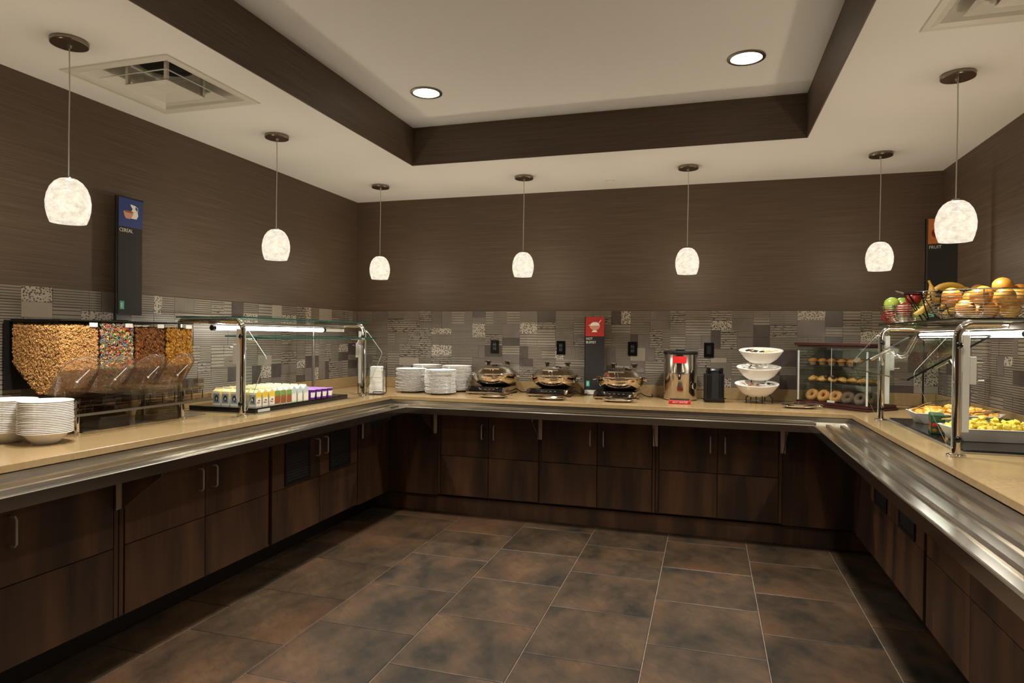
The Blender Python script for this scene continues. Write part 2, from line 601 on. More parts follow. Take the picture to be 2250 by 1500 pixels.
# splashback: patchwork of glazed relief tiles on each wall
PAT = [('rib_fine', 36), ('rib_wide', 22), ('rib_dash', 11), ('smooth_grey', 9), ('smooth_dark', 12), ('smooth_light', 4), ('dotted', 6), ('rib_vert', 5)]
pmesh = {p: MB().box(-.5, .5, -.5, .5, -.5, .5).mesh('splash_tile', p, fix=False) for p, _ in PAT}
rnd = random.Random(11)
def split(x0, x1, z0, z1, d, out):
    a, b = x1-x0, z1-z0
    if d == 0 or (a < .11 and b < .09):
        out.append((x0, x1, z0, z1))
        return
    if a*rnd.uniform(.75, 1.25) > b*1.25:
        t = x0+a*rnd.choice((.38, .5, .62))
        split(x0, t, z0, z1, d-1, out)
        split(t, x1, z0, z1, d-1, out)
    else:
        t = z0+b*rnd.choice((.36, .5, .64))
        split(x0, x1, z0, t, d-1, out)
        split(x0, x1, t, z1, d-1, out)
def splash(wall, length, place):
    nmod = round(length/.31)
    mw = length/nmod
    mh = (SPL-HU)/2
    cnt = 0
    for i in range(nmod):
        for j in range(2):
            out = []
            split(i*mw, (i+1)*mw, HU+j*mh, HU+(j+1)*mh, 3, out)
            for q in out:
                if cnt >= 298:
                    continue
                cnt += 1
                p = rnd.choices([a for a, _ in PAT], [b for _, b in PAT])[0]
                th = .007+rnd.random()*.003
                loc, sc = place((q[0]+q[1])/2, (q[2]+q[3])/2, q[1]-q[0]-.0012, q[3]-q[2]-.0012, th)
                link('splash_tile', pmesh[p], wall, loc, None, sc)
splash(wb, W-.02, lambda u, z, a, b, t: ((.01+u, -t/2, z), (a, t, b)))
splash(wl, 5.0, lambda u, z, a, b, t: ((t/2, -.01-u, z), (t, a, b)))
splash(wr, 4.2, lambda u, z, a, b, t: ((W-t/2, -.01-u, z), (t, a, b)))

# ------------------------------------------------------------------ cabinets
CX0, CX1, CY = .745, 4.09, -.765            # door faces of the three runs
ZB, ZM, ZT = .145, .449, .862
def cabinet(label, loc, rz, x0, xs, x1, fill0, fill1, grilles=False, top_gr=False):
    t = thing('base_cabinet', label, 'cabinet', loc, rz, 'dark base cabinets')
    MB().box(x0-fill0, x1+fill1, .022, .70, .135, .866).obj('carcass', 'wood', t)
    if fill0 > .02:
        MB().box(x0-fill0+.001, x0-.004, .004, .022, ZB, ZT).obj('filler_strip', 'wood', t)
    if fill1 > .02:
        MB().box(x1+.004, x1+fill1-.001, .004, .022, ZB, ZT).obj('filler_strip', 'wood', t)
    for a, b, hs in ((x0, xs, 1), (xs, x1, -1)):
        MB().box(a+.002, b-.002, 0, .02, ZB, ZM-.002).obj('lower_panel', 'wood', t, bevel=.0015)
        d = MB().box(a+.002, b-.002, 0, .02, ZM+.002, ZT).obj('door', 'wood', t, bevel=.0015)
        hx_ = (b-.048) if hs > 0 else (a+.048)
        pth = [(hx_, .004, .594), (hx_, -.022, .594), (hx_, -.03, .602), (hx_, -.03, .693), (hx_, -.022, .701), (hx_, .004, .701)]
        MB().tube(pth, .0048, 8).obj('handle', 'handle_steel', d, smooth=True)
        if grilles:
            c_ = (a+b)/2
            g = MB()
            for q in ((c_-.13, c_-.112, .462, .716), (c_+.112, c_+.13, .462, .716), (c_-.112, c_+.112, .462, .48), (c_-.112, c_+.112, .698, .716)):
                g.box(q[0], q[1], -.008, -.001, q[2], q[3])
            g.box(c_-.112, c_+.112, -.002, -.0005, .48, .698, 1)
            g = g.obj('vent_grille', ['grille_black', 'dark_slot'], t, fix=False)
            sl = MB().add([(-.112, -.008, 0), (.112, -.008, 0), (.112, -.0015, .014), (-.112, -.0015, .014), (-.112, -.0065, -.001), (.112, -.0065, -.001), (.112, 0, .013), (-.112, 0, .013)],
                          [(0, 1, 2, 3), (7, 6, 5, 4), (0, 4, 5, 1), (3, 2, 6, 7)]).mesh('slat', 'grille_black', fix=False)
            for i in range(12):
                link('slat', sl, g, (c_, 0, .483+i*.0178))
    return t
def cab_back(label, x0, xs, x1, f0, f1):
    c_ = (x0+x1)/2
    return cabinet(label, (c_, CY, 0), 0, x0-c_, xs-c_, x1-c_, f0, f1)
def cab_left(label, y0, ys, y1, f0, f1, **k):
    c_ = (y0+y1)/2
    return cabinet(label, (CX0, c_, 0), R_(90), y0-c_, ys-c_, y1-c_, f0, f1, **k)
def cab_right(label, y0, ys, y1, f0, f1, **k):     # y0 is the end nearer the back wall
    c_ = (y0+y1)/2
    return cabinet(label, (CX1, c_, 0), R_(-90), c_-y0, c_-ys, c_-y1, f0, f1, **k)
cab_back('dark wood base cabinet in the back run, under the dinner plates', 1.189, 1.582, 1.975, .022, .010)
cab_back('dark wood base cabinet in the back run, under the black sign', 2.0, 2.413, 2.804, .013, .022)
cab_back('dark wood base cabinet in the back run, under the hot water urn', 2.851, 3.245, 3.635, .022, .023)
cab_left('dark wood base cabinet in the left run, nearest the camera', -4.24, -3.757, -3.276, .02, .025)
cab_left('dark wood base cabinet in the left run, under the cereal bins', -3.222, -2.746, -2.253, .025, .014)
cab_left('dark wood base cabinet in the left run with two black vent grilles', -2.221, -1.731, -1.257, .014, .02, grilles=True)
cab_right('dark wood base cabinet in the right run with two black vent grilles', -1.22, -1.706, -2.196, .02, .015, grilles=True)
cab_right('dark wood base cabinet in the right run, nearest the camera', -2.233, -2.725, -3.215, .015, .02)
cab_right('dark wood base cabinet in the right run beyond the frame edge', -3.255, -3.745, -4.235, .016, .02)
struct(MB().box(CX0-.022, 1.165, CY+.004, CY+.022, ZB-.01, .866).obj('trim_5', 'wood'))
struct(MB().box(3.660, CX1+.022, CY+.004, CY+.022, ZB-.01, .866).obj('trim_6', 'wood'))
struct(MB().box(CX0-.022, CX0-.004, -1.236, CY+.003, ZB-.01, .866).obj('trim_7', 'wood'))
struct(MB().box(CX1+.004, CX1+.022, -1.199, CY+.003, ZB-.01, .866).obj('trim_8', 'wood'))
struct(MB().box(.60, CX1+.145, -.728, -.712, 0, .122).obj('baseboard_back', 'wood'))
struct(MB().box(.585, .60, -4.9, -.728, 0, .133).obj('baseboard_left', 'wood_shaded'))  # side boards coloured dark to paint the shadow below the doors
struct(MB().box(CX1+.145, CX1+.16, -4.9, -.728, 0, .133).obj('baseboard_right', 'wood_shaded'))

# ------------------------------------------------------------------ worktop
EX0, EX1, EY, YE = .7705, 4.065, -.795, -5.0
t = thing('countertop', 'glossy tan U-shaped worktop with upstand along the brown walls', 'countertop', (W/2, -.4, .87))
def off(mb, o):
    mb.v = [(x-o[0], y-o[1], z-o[2]) for x, y, z in mb.v]
    return mb
O = (W/2, -.4, .87)
g = .012
off(MB().prism([(g, YE), (EX0, YE), (EX0, EY), (EX1, EY), (EX1, YE), (W-g, YE), (W-g, -g), (g, -g)], 'z', .869, .9), O).obj('slab', 'countertop', t, bevel=.003)
struct(MB().box(g+.02, W-g-.02, -g-.019, -g, .9005, HU-.001).obj('trim_9', 'countertop', bevel=.002))
struct(MB().box(g, g+.019, YE, -g, .9005, HU-.001).obj('trim_10', 'countertop', bevel=.002))
struct(MB().box(W-g-.019, W-g, YE, -g, .9005, HU-.001).obj('trim_11', 'countertop', bevel=.002))

# ------------------------------------------------------------------ tray slides
TW = .262
DECK = [(.003, .8675), (.006, .838), (.246, .838), (.250, .847), (.258, .848), (TW, .845), (TW, .801), (.244, .798), (.244, .803), (.256, .806), (.256, .832), (.003, .832), (.001, .8675)]
def run(prof, e0, e1, mp):
    mb = MB()
    k = len(prof)
    vs = [mp(d, z, e0(d)) for d, z in prof]+[mp(d, z, e1(d)) for d, z in prof]
    fs = [(i, (i+1) % k, k+(i+1) % k, k+i) for i in range(k)]
    fs += [tuple(range(k-1, -1, -1)), tuple(range(k, 2*k))]
    return mb.add(vs, fs)
def slide(label, o, e0, e1, er0, er1, mp, brs):
    t = thing('tray_slide', label, 'tray slide', o, 0, 'steel tray slides')
    off(run(DECK, e0, e1, mp), o).obj('deck', 'steel', t, smooth=True, ang=25)
    for d in (.095, .175):
        pr = [(d-.013, .8385), (d-.0115, .853), (d+.0115, .853), (d+.013, .8385)]
        off(run(pr, er0, er1, mp), o).obj('rib', 'steel', t, smooth=True, ang=25)
    for a in brs:
        mb = MB()
        pl = [(-.020, .617), (.0, .617), (.215, .775), (.215, .803), (-.020, .803)]
        n_ = len(pl)
        vs = [mp(d, z, a-.003) for d, z in pl]+[mp(d, z, a+.003) for d, z in pl]
        mb.add(vs, [tuple(range(n_)), tuple(range(n_, 2*n_))]+[(i, (i+1) % n_, n_+(i+1) % n_, n_+i) for i in range(n_)])
        q = [(-.022, .617), (-.012, .617), (-.012, .803), (-.022, .803)]
        vs = [mp(d, z, a-.017) for d, z in q]+[mp(d, z, a+.017) for d, z in q]
        mb.add(vs, [(0, 1, 2, 3), (4, 5, 6, 7)]+[(i, (i+1) % 4, 4+(i+1) % 4, 4+i) for i in range(4)])
        off(mb, o).obj('bracket', 'steel', t)
slide('brushed steel tray slide along the left counter', (EX0+.13, -2.5, .8), lambda d: YE, lambda d: EY-d, lambda d: YE, lambda d: EY-.235,
      lambda d, z, a: (EX0+d, a, z), (-3.262, -1.20))
slide('brushed steel tray slide along the back counter', (2.4, EY-.13, .8), lambda d: EX0+d, lambda d: EX1-d, lambda d: EX0+.235, lambda d: EX1-.235,
      lambda d, z, a: (a, EY-d, z), (1.148, 1.989, 2.826, 3.66))
slide('brushed steel tray slide along the right counter', (EX1-.13, -2.5, .8), lambda d: EY-d, lambda d: YE, lambda d: EY-.235, lambda d: YE,
      lambda d, z, a: (EX1-d, a, z), (-1.2, -2.215, -3.235))

# ------------------------------------------------------------------ ceiling fittings
def light(name, typ, parent, loc, energy, col, **kw):
    ld = bpy.data.lights.new(name, typ)
    ld.energy = energy
    ld.color = col
    for k, v in kw.items():
        setattr(ld, k, v)
    return link(name, ld, parent, loc)
SHP = [(.018, .0), (.034, -.004), (.052, -.017), (.068, -.040), (.079, -.070), (.084, -.103), (.0825, -.135), (.076, -.165), (.067, -.190)]
shm = MB().lathe(SHP+[(r-.003, z+.001) for r, z in reversed(SHP)], 32, cap=False).mesh('shade', 'shade_glass', smooth=True, fix=False)
def pendant(x, y, label):
    t = thing('pendant_lamp', label, 'pendant lamp', (x, y, H), 0, 'frosted glass pendants over the counters')
    MB().lathe([(.071, -.001), (.0725, -.006), (.0725, -.017), (.070, -.021), (.012, -.023), (.008, -.035)], 28).obj('canopy', 'nickel', t, smooth=True)
    MB().tube([(0, 0, -.03), (.002, .001, -.2), (.0, 0, -.40), (0, 0, -.585)], .0028, 6).obj('cord', 'grey_metal', t, smooth=True)
    MB().lathe([(.004, .0), (.014, -.002), (.024, -.008), (.026, -.016), (.017, -.022), (.017, -.06), (.005, -.062)], 18, (0, 0, -.578)).obj('socket_cap', 'nickel', t, smooth=True)
    link('shade', shm, t, (0, 0, -.588))
    light('bulb', 'POINT', t, (0, 0, -.588-.115), PENDANT_W, WARM, shadow_soft_size=.03)
for x, y, lb in ((.545, -3.33, 'frosted pendant hanging above the white bowl stacks'), (.570, -1.968, 'frosted pendant hanging above the milk cartons'),
                 (.546, -.577, 'frosted pendant hanging in the back left corner'), (1.788, -.583, 'frosted pendant hanging above the first two chafing dishes'),
                 (3.020, -.578, 'frosted pendant hanging above the hot water urn'), (4.256, -.60, 'frosted pendant hanging above the pastry case'),
                 (4.268, -1.951, 'large frosted pendant hanging in front of the fruit sign'), (4.27, -3.33, 'frosted pendant over the right counter beyond the frame'),
                 (.56, -4.70, 'frosted pendant over the left counter beyond the frame'), (4.27, -4.70, 'frosted pendant furthest along the right counter')):
    pendant(x, y, lb)
def downlight(x, y, label):
    t = thing('downlight', label, 'ceiling light', (x, y, HS), 0, 'round recessed downlights')
    MB().lathe([(.100, -.0005), (.099, -.006), (.082, -.008), (.080, -.0025)], 36, cap=False).obj('trim_ring', 'nickel', t, smooth=True, fix=False)
    MB().lathe([(.0805, -.0032), (.0805, -.0045)], 36).obj('lens', 'lamp_disc', t)
    l = light('lamp', 'AREA', t, (0, 0, -.012), DOWN_W, WARM2, shape='DISK', size=.15, spread=R_(105))
for i, (x, y) in enumerate([(1.467, -1.706), (3.35, -1.719), (1.467, -3.6), (3.35, -3.6), (1.467, -5.5), (3.35, -5.5)]):
    downlight(x, y, ['round recessed downlight left in the raised ceiling', 'round recessed downlight right in the raised ceiling', 'recessed downlight in the middle row, left', 'recessed downlight in the middle row, right', 'recessed downlight in the rear row, left', 'recessed downlight in the rear row, right'][i])
def sqring(mb, a, za, b, zb, m=0):
    vs = [(sx*a, sy*a, za) for sx, sy in ((-1, -1), (1, -1), (1, 1), (-1, 1))]+[(sx*b, sy*b, zb) for sx, sy in ((-1, -1), (1, -1), (1, 1), (-1, 1))]
    mb.add(vs, [(i, (i+1) % 4, 4+(i+1) % 4, 4+i) for i in range(4)], m)
    return mb
def diffuser(x, y, label):
    t = thing('ceiling_diffuser', label, 'air vent', (x, y, H), 0, 'square ceiling air diffusers')
    a = .318
    mb = MB()
    for p in ((a, -.0005, a-.004, -.006), (a-.004, -.006, a-.030, -.007), (a-.030, -.007, .262, -.002)):
        sqring(mb, *p)
    mb.obj('frame', 'diffuser', t, fix=False)
    sqring(MB(), .262, -.002, .165, .105).obj('outer_cone', 'diffuser', t, fix=False)
    MB().box(-.17, .17, -.17, .17, .106, .110).obj('backing', 'duct_grey', t)
    MB().lathe([(.125, .101), (.125, .105)], 30).obj('duct_opening', 'duct', t)
    mb = sqring(MB(), .200, -.012, .150, .016)
    sqring(mb, .202, -.009, .150, .020)
    sqring(mb, .200, -.012, .202, -.009)
    mb.obj('middle_cone', 'diffuser', t, fix=False)
    mb = sqring(MB(), .128, -.024, .05, -.010)
    mb.add([(-.05, -.05, -.010), (.05, -.05, -.010), (.05, .05, -.010), (-.05, .05, -.010)], [(0, 1, 2, 3)])
    sqring(mb, .128, -.024, .123, -.018)
    sqring(mb, .123, -.018, .05, -.004)
    mb.add([(-.05, -.05, -.004), (.05, -.05, -.004), (.05, .05, -.004), (-.05, .05, -.004)], [(0, 1, 2, 3)])
    mb.obj('centre_plate', 'diffuser', t, fix=False)
    for sx, sy in ((-1, -1), (1, -1), (1, 1), (-1, 1)):
        MB().box(sx*.118-.008, sx*.118+.008, sy*.118-.008, sy*.118+.008, -.016, .10).obj('hanger', 'diffuser', t)
diffuser(.530, -2.797, 'square white ceiling diffuser above the cereal dispensers')
diffuser(4.284, -2.788, 'square white ceiling diffuser at the right frame edge')
t = thing('sprinkler_cover', 'small white concealed sprinkler cover on the low ceiling', 'sprinkler', (2.412, -.268, H))
MB().lathe([(.036, -.0005), (.036, -.004), (.030, -.006)], 24).obj('cover_plate', 'ceiling_paint', t, smooth=True)
MB().lathe([(.040, -.0003), (.040, -.002)], 24).obj('rim', 'diffuser', t)

# ------------------------------------------------------------------ outlets
for i, x in enumerate((1.376, 1.970, 2.576, 3.180)):
    t = thing('wall_outlet', ['black wall outlet above the leftmost chafing dish', 'black wall outlet above the middle chafing dish', 'black wall outlet right of the hot buffet sign', 'black wall outlet above the black cup holder'][i], 'outlet', (x, -.0115, 1.287), 0, 'black wall outlets')
    MB().box(-.038, .038, -.006, 0, -.058, .058).obj('cover_plate', 'black_gloss', t, bevel=.002)
    MB().box(-.0165, .0165, -.0085, -.0055, -.034, .034).obj('receptacle', 'black_plastic', t, bevel=.0015)
    for s in (-1, 1):
        MB().box(-.008, -.006, -.0092, -.0086, s*.018-.004, s*.018+.004).box(.006, .008, -.0092, -.0086, s*.018-.004, s*.018+.004).obj('socket_slots', 'grey_metal' if i < 3 else 'dark_slot', t)

# ------------------------------------------------------------------ sneeze guards
def guard(label, px, s, y1, y2, tilt):
    """s = +1: guests stand on the +x side; d > 0 runs towards the guests."""
    o = (px, (y1+y2)/2, HT)
    t = thing('sneeze_guard', label, 'sneeze guard', o, 0, 'glass and chrome sneeze guards')
    X = lambda d: px+s*d
    def part(mb, name, mats, par=t, **k):
        return off(mb, o).obj(name, mats, par, **k)
    for y in (y1, y2):
        bend = [(X(-.05+.05*math.cos(R_(a))), y, 1.40+.05*math.sin(R_(a))) for a in range(0, 91, 15)]
        path = [(X(0), y, HT+.006)]+bend+[(X(-.44), y, 1.45)]
        p = part(MB().tube(path, .0165, 14), 'post', 'chrome', smooth=True)
        part(MB().lathe([(.036, .0005), (.036, .006), (.026, .010), (.0165, .011)], 24, (X(0), y, HT)), 'flange', 'chrome', p, smooth=True)
        r = part(MB().cyl((X(-.45), y, HT+.006), (X(-.45), y, 1.452), .0125, 12), 'rear_post', 'satin', smooth=True)
        part(MB().lathe([(.028, .0005), (.028, .006), (.0125, .009)], 20, (X(-.45), y, HT)), 'flange', 'chrome', r, smooth=True)
        cp = MB().box(min(X(-.044), X(-.018)), max(X(-.044), X(-.018)), y-.004, y+.004, 1.00, 1.405)
        part(cp, 'clamp_strip', 'grey_metal', bevel=.001)
        cp = MB().box(min(X(-.068), X(-.044)), max(X(-.068), X(-.044)), y-.005, y+.005, 1.20, 1.315)
        part(cp, 'clamp_plate', 'grey_metal', bevel=.002)
        for z in (1.215, 1.295):
            part(MB().cyl((X(-.066), y, z), (X(-.095), y, z), .004, 8), 'clamp_screw', 'chrome')
        for z in (.972, 1.362):
            part(MB().ball((X(.0), y-.021, z), .014, 1, .75, 1, 14, 8), 'black_knob', 'black_gloss', smooth=True)
        pg = [(X(.018), 1.415), (X(.034), 1.40), (X(.155), 1.250), (X(.159), 1.232), (X(.152), 1.218), (X(.030), .935), (X(.018), .93)]
        part(MB().prism(pg, 'y', y-.003, y+.003, 0, 1), 'end_panel', ['glass', 'line_edge'], fix=False)
    xa, xb = sorted((X(-.455), X(.012)))
    part(MB().prism([(xa, y1-.03), (xb, y1-.03), (xb, y2+.03), (xa, y2+.03)], 'z', 1.4675, 1.4755, 0, 1), 'top_shelf', ['glass', 'dark_edge' if tilt else 'glass_edge'], fix=False)
    # adjustable front glass held by a pair of brackets
    if tilt:
        P0, P1 = (.172, 1.208), (-.135, 1.403)
    else:
        P0, P1 = (.135, 1.352), (-.165, 1.362)
    d = Vector((P1[0]-P0[0], P1[1]-P0[1])).normalized()
    nrm = Vector((-d.y, d.x))*.004
    q = [(X(P0[0]+nrm.x), P0[1]+nrm.y), (X(P1[0]+nrm.x), P1[1]+nrm.y), (X(P1[0]-nrm.x), P1[1]-nrm.y), (X(P0[0]-nrm.x), P0[1]-nrm.y)]
    fgm = MB().prism(q, 'y', y1+.045, y2-.045)
    fgm.m = [1, 1, 0, 1, 0, 1]
    part(fgm, 'front_glass', ['glass' if tilt else 'glass_dull', 'dark_edge' if tilt else 'glass_edge'], fix=False)
    for y, sg in ((y1, 1), (y2, -1)):
        m_ = ((P0[0]+P1[0])/2, (P0[1]+P1[1])/2)
        mb = MB().tube([(X(.0), y+sg*.02, m_[1]-.07), (X(m_[0]-.02), y+sg*.035, m_[1]-.045), (X(m_[0]), y+sg*.04, m_[1]-.008)], .009, 10)
        a = (m_[0]-d.x*.06, m_[1]-d.y*.06-.010)
        b = (m_[0]+d.x*.06, m_[1]+d.y*.06-.010)
        mb.tube([(X(a[0]), y+sg*.055, a[1]), (X(b[0]), y+sg*.055, b[1])], .010, 10)
        part(mb, 'glass_bracket', 'chrome', smooth=True)
    # strip light hung under the shelf
    ya, yb = (y1+.0, y2-.26) if not tilt else (y1-.1, y2-.03)
    lt = part(MB().box(*sorted((X(-.225), X(-.175))), y1-.02, y2+.02, 1.432, 1.446), 'light_rail', 'satin')
    part(MB().cyl((X(-.20), ya, 1.410), (X(-.20), yb, 1.410), .0135, 14), 'light_tube', 'tube_lit', lt, smooth=True)
    for y in (ya-.012, yb+.012):
        part(MB().cyl((X(-.20), y-.012, 1.410), (X(-.20), y+.012, 1.410), .0155, 12), 'tube_holder', 'black_plastic', lt, smooth=True)
    if not tilt:
        part(MB().box(*sorted((X(-.215), X(-.185))), yb+.03, y2+.02, 1.398, 1.424), 'ballast_cover', 'white_plastic', lt, bevel=.002)
    return t
guard('chrome and glass sneeze guard over the milk cartons', .600, 1, -2.300, -.925, False)
guard('chrome and glass sneeze guard over the cut fruit, carrying fruit baskets', 4.166, -1, -2.322, -1.088, True)

# ------------------------------------------------------------------ hanging sign stands
ZTOP_LID = 1.4355
def sign(label, loc, rz, zb, zt, pic, lines, icon, frame=True, base=False):
    """banner faces local -y, left edge at x = 0, width .158; zb/zt above the foot"""
    t = thing('sign_stand', label, 'sign', loc, rz, 'black buffet signs')
    wd = .158
    if frame:
        MB().tube([(wd+.004, 0, zt), (-.014, 0, zt), (-.014, 0, .004)], .0055, 8).obj('pole', 'black_wire', t, smooth=True)
        MB().tube([(-.014, 0, zb-.03), (wd*.42, 0, zb-.03)], .0045, 8).obj('lower_arm', 'black_wire', t, smooth=True)
        MB().box(-.07, .05, -.05, .05, 0, .005).obj('foot', 'black_wire', t, bevel=.001)
    if base:
        MB().box(-.006, wd+.002, -.045, .045, 0, .006).obj('foot', 'acrylic', t)
        MB().box(-.004, -.001, -.006, .006, .006, zt).obj('side_edge', 'black_wire', t)
        MB().box(0, wd, -.006, .002, .006, zb).obj('acrylic_strip', 'white_plastic', t)
    b = MB().box(0, wd, -.0025, .0025, zb, zt).obj('banner', 'sign_black', t)
    ph = wd*1.02
    MB().box(.0015, wd-.0015, -.0032, -.0026, zt-ph, zt-.001).obj('picture', pic, b)
    yy = zt-ph-.030
    for ln in lines:
        text(ln, .0285, 'ink_white', b, (.006, -.0028, yy), sx=.9)
        yy -= .030
    lg = MB().box(.012, .040, -.0032, -.0026, zb+.030, zb+.076).obj('logo', 'teal', b)
    text('E', .036, 'ink_white', lg, (.026, -.0034, zb+.040), align='CENTER', name='logo_letter')
    icon(b, wd/2, zt-ph/2)
    return t
def flat(mb_pts, y, name, mat, par):
    MB().prism(mb_pts, 'y', y, y+.0005).obj(name, mat, par)
def ic_cereal(b, cx, cz):
    p = [(cx+.004+q[0], cz-.030+q[1]) for q in [(0, .0), (.034, .0), (.046, .020), (.042, .040), (.026, .056), (.028, .074), (-.006, .078), (-.004, .070), (.008, .054), (-.002, .036), (-.008, .018)]]
    flat(p, -.0040, 'pitcher', 'china', b)
    MB().tube([(cx+.031, -.0038, cz+.040), (cx+.046, -.0038, cz+.034), (cx+.046, -.0038, cz+.016), (cx+.040, -.0038, cz+.006)], .0018, 6).obj('pitcher_handle', 'china', b)
    p = [(cx-.045+q[0], cz-.034+q[1]) for q in [(.012, 0), (.040, 0), (.054, .014), (.062, .034), (.058, .038), (0, .042), (-.003, .036), (.002, .016)]]
    flat(p, -.0046, 'bowl', 'clay', b)
    p = [(cx-.043+.030+.030*math.cos(a), cz+.0055+.006*math.sin(a)) for a in [i*.5236 for i in range(12)]]
    flat(p, -.0051, 'bowl_mouth', 'carton_brown', b)
def ic_tureen(b, cx, cz):
    p = [(cx+.043*math.cos(a), cz+.004+.034*math.sin(a)) for a in [i*.349 for i in range(18)]]
    flat(p, -.0040, 'tureen', 'clay', b)
    flat([(cx-.040, cz+.006), (cx+.040, cz+.010), (cx+.036, cz+.022), (cx+.018, cz+.036), (cx-.018, cz+.035), (cx-.036, cz+.019)], -.0045, 'tureen_lid', 'china', b)
    flat([(cx-.026, cz-.046), (cx+.022, cz-.046), (cx+.012, cz-.030), (cx-.014, cz-.030)], -.0044, 'tureen_foot', 'china', b)
    flat([(cx+.030, cz+.030), (cx+.034, cz+.028), (cx+.054, cz+.052), (cx+.050, cz+.056)], -.0044, 'ladle', 'china', b)
    flat([(cx-.056, cz+.014), (cx-.042, cz+.006), (cx-.042, cz+.013)], -.0044, 'tureen_ear', 'china', b)
def ic_fruit(b, cx, cz):
    for dx, dz, r, m in ((-.026, -.012, .034, 'red_apple'), (.024, -.010, .036, 'orange_skin'), (-.002, .026, .030, 'green_apple')):
        flat([(cx+dx+r*math.cos(a), cz+dz+r*math.sin(a)) for a in [i*.4488 for i in range(14)]], -.0040-.0003*(dx > 0), 'fruit_picture', m, b)
sign('tall black sign with a blue bowl picture, reading CEREAL', (.060, -2.650, ZTOP_LID), R_(90), .040, .691, 'blue_print', ['CEREAL'], ic_cereal)
sign('short black sign with a red tureen picture, reading HOT BUFFET', (2.192, -.080, HT), 0, .040, .648, 'red_print', ['HOT', 'BUFFET'], ic_tureen, frame=False, base=True)
sign('tall black sign with an orange picture, reading FRUIT', (4.499, -.735, HT), R_(-22), .60, 1.252, 'orange_print', ['FRUIT'], ic_fruit)

# ------------------------------------------------------------------ white bowls and dinner plates
BP = [(.030, 0), (.042, .0), (.046, .004), (.066, .022), (.080, .040), (.099, .0475), (.1015, .050), (.1005, .0525), (.096, .052), (.079, .0445), (.064, .027), (.044, .009), (.001, .008)]
bowl = MB().lathe(BP, 40).mesh('bowl', 'china', smooth=True)
for (x, y, k, nm) in ((.468, -3.365, 19, 'stack at the counter edge'), (.287, -3.385, 19, 'stack on the wall side')):
    for i in range(k):
        o = link('cereal_bowl', bowl, None, (x+random.uniform(-.0012, .0012), y+random.uniform(-.0012, .0012), HT+.0005+i*.00735))
        tag(o, 'white china bowl, %s from the top of the %s' % (ORD[k-1-i], nm) if i < k-1 else 'topmost white china bowl of the %s' % nm, 'bowl', 'white bowls in two stacks')
PP = [(.060, 0), (.075, .0), (.078, .002), (.092, .010), (.126, .0172), (.1285, .0195), (.127, .0215), (.122, .021), (.088, .0135), (.074, .0065), (.001, .006)]
plate = MB().lathe(PP, 44).mesh('plate', 'china', smooth=True)
for (x, y, k, nm) in ((.775, -.435, 17, 'front left plate stack'), (1.075, -.515, 17, 'front right plate stack'),
                      (.800, -.155, 19, 'rear left plate stack'), (1.095, -.205, 19, 'rear right plate stack')):
    for i in range(k):
        o = link('dinner_plate', plate, None, (x+random.uniform(-.003, .003), y+random.uniform(-.003, .003), HT+.0005+i*.0112))
        tag(o, 'white dinner plate, %s from the top of the %s' % (ORD[k-1-i], nm) if i < k-1 else 'topmost white dinner plate of the %s' % nm, 'plate', 'white dinner plates in four stacks')

# ------------------------------------------------------------------ cereal dispensers
def rotm():
    return Matrix.Rotation(random.uniform(0, 6.28), 3, 'Z') @ Matrix.Rotation(random.uniform(0, 3.14), 3, 'X') @ Matrix.Rotation(random.uniform(0, 6.28), 3, 'Y')
def scatter(base, pts, mats, name, parent, jit=.12):
    mb = MB()
    bv = [Vector(p) for p in base.v]
    for p in pts:
        if p[3] and random.random() < .8:
            M = Matrix.Rotation(R_(90), 3, p[3]) @ Matrix.Rotation(random.uniform(-.6, .6), 3, 'X') @ Matrix.Rotation(random.uniform(-.6, .6), 3, 'Y')
        else:
            M = rotm()
        sc = 1+random.uniform(-jit, jit)
        mb.add([M @ (q*sc)+Vector(p[:3]) for q in bv], base.f, random.randrange(len(mats)))
    o = mb.obj(name, mats, parent, smooth=True, fix=False)
    o['kind'] = 'stuff'
    return o
ringb = MB().torus((0, 0, 0), .0041, .0017, 9, 5)
loopb = MB().torus((0, 0, 0), .0054, .0025, 10, 5)
flk = MB()
fv = [(0, 0, .0035)]
for i in range(8):
    t_ = i*math.pi/4
    rr = (.0088, .0074, .0092, .0070, .0086, .0078, .0094, .0068)[i]
    fv.append((rr*math.cos(t_)*1.15, rr*math.sin(t_)*.8, .0026*math.sin(t_*2+.6)))
flk.add(fv, [(0, 1+i, 1+(i+1) % 8) for i in range(8)])
XB, XFR, ZTOP = .045, .350, 1.428
def hop(i):     # side outline (x, z) of the bin, inset i
    return [(XB+i, 1.228), (.202+i*.6, 1.083+i), (.268-i*.6, 1.083+i), (XFR-i, 1.20), (XFR-i, ZTOP-i), (XB+i, ZTOP-i)]
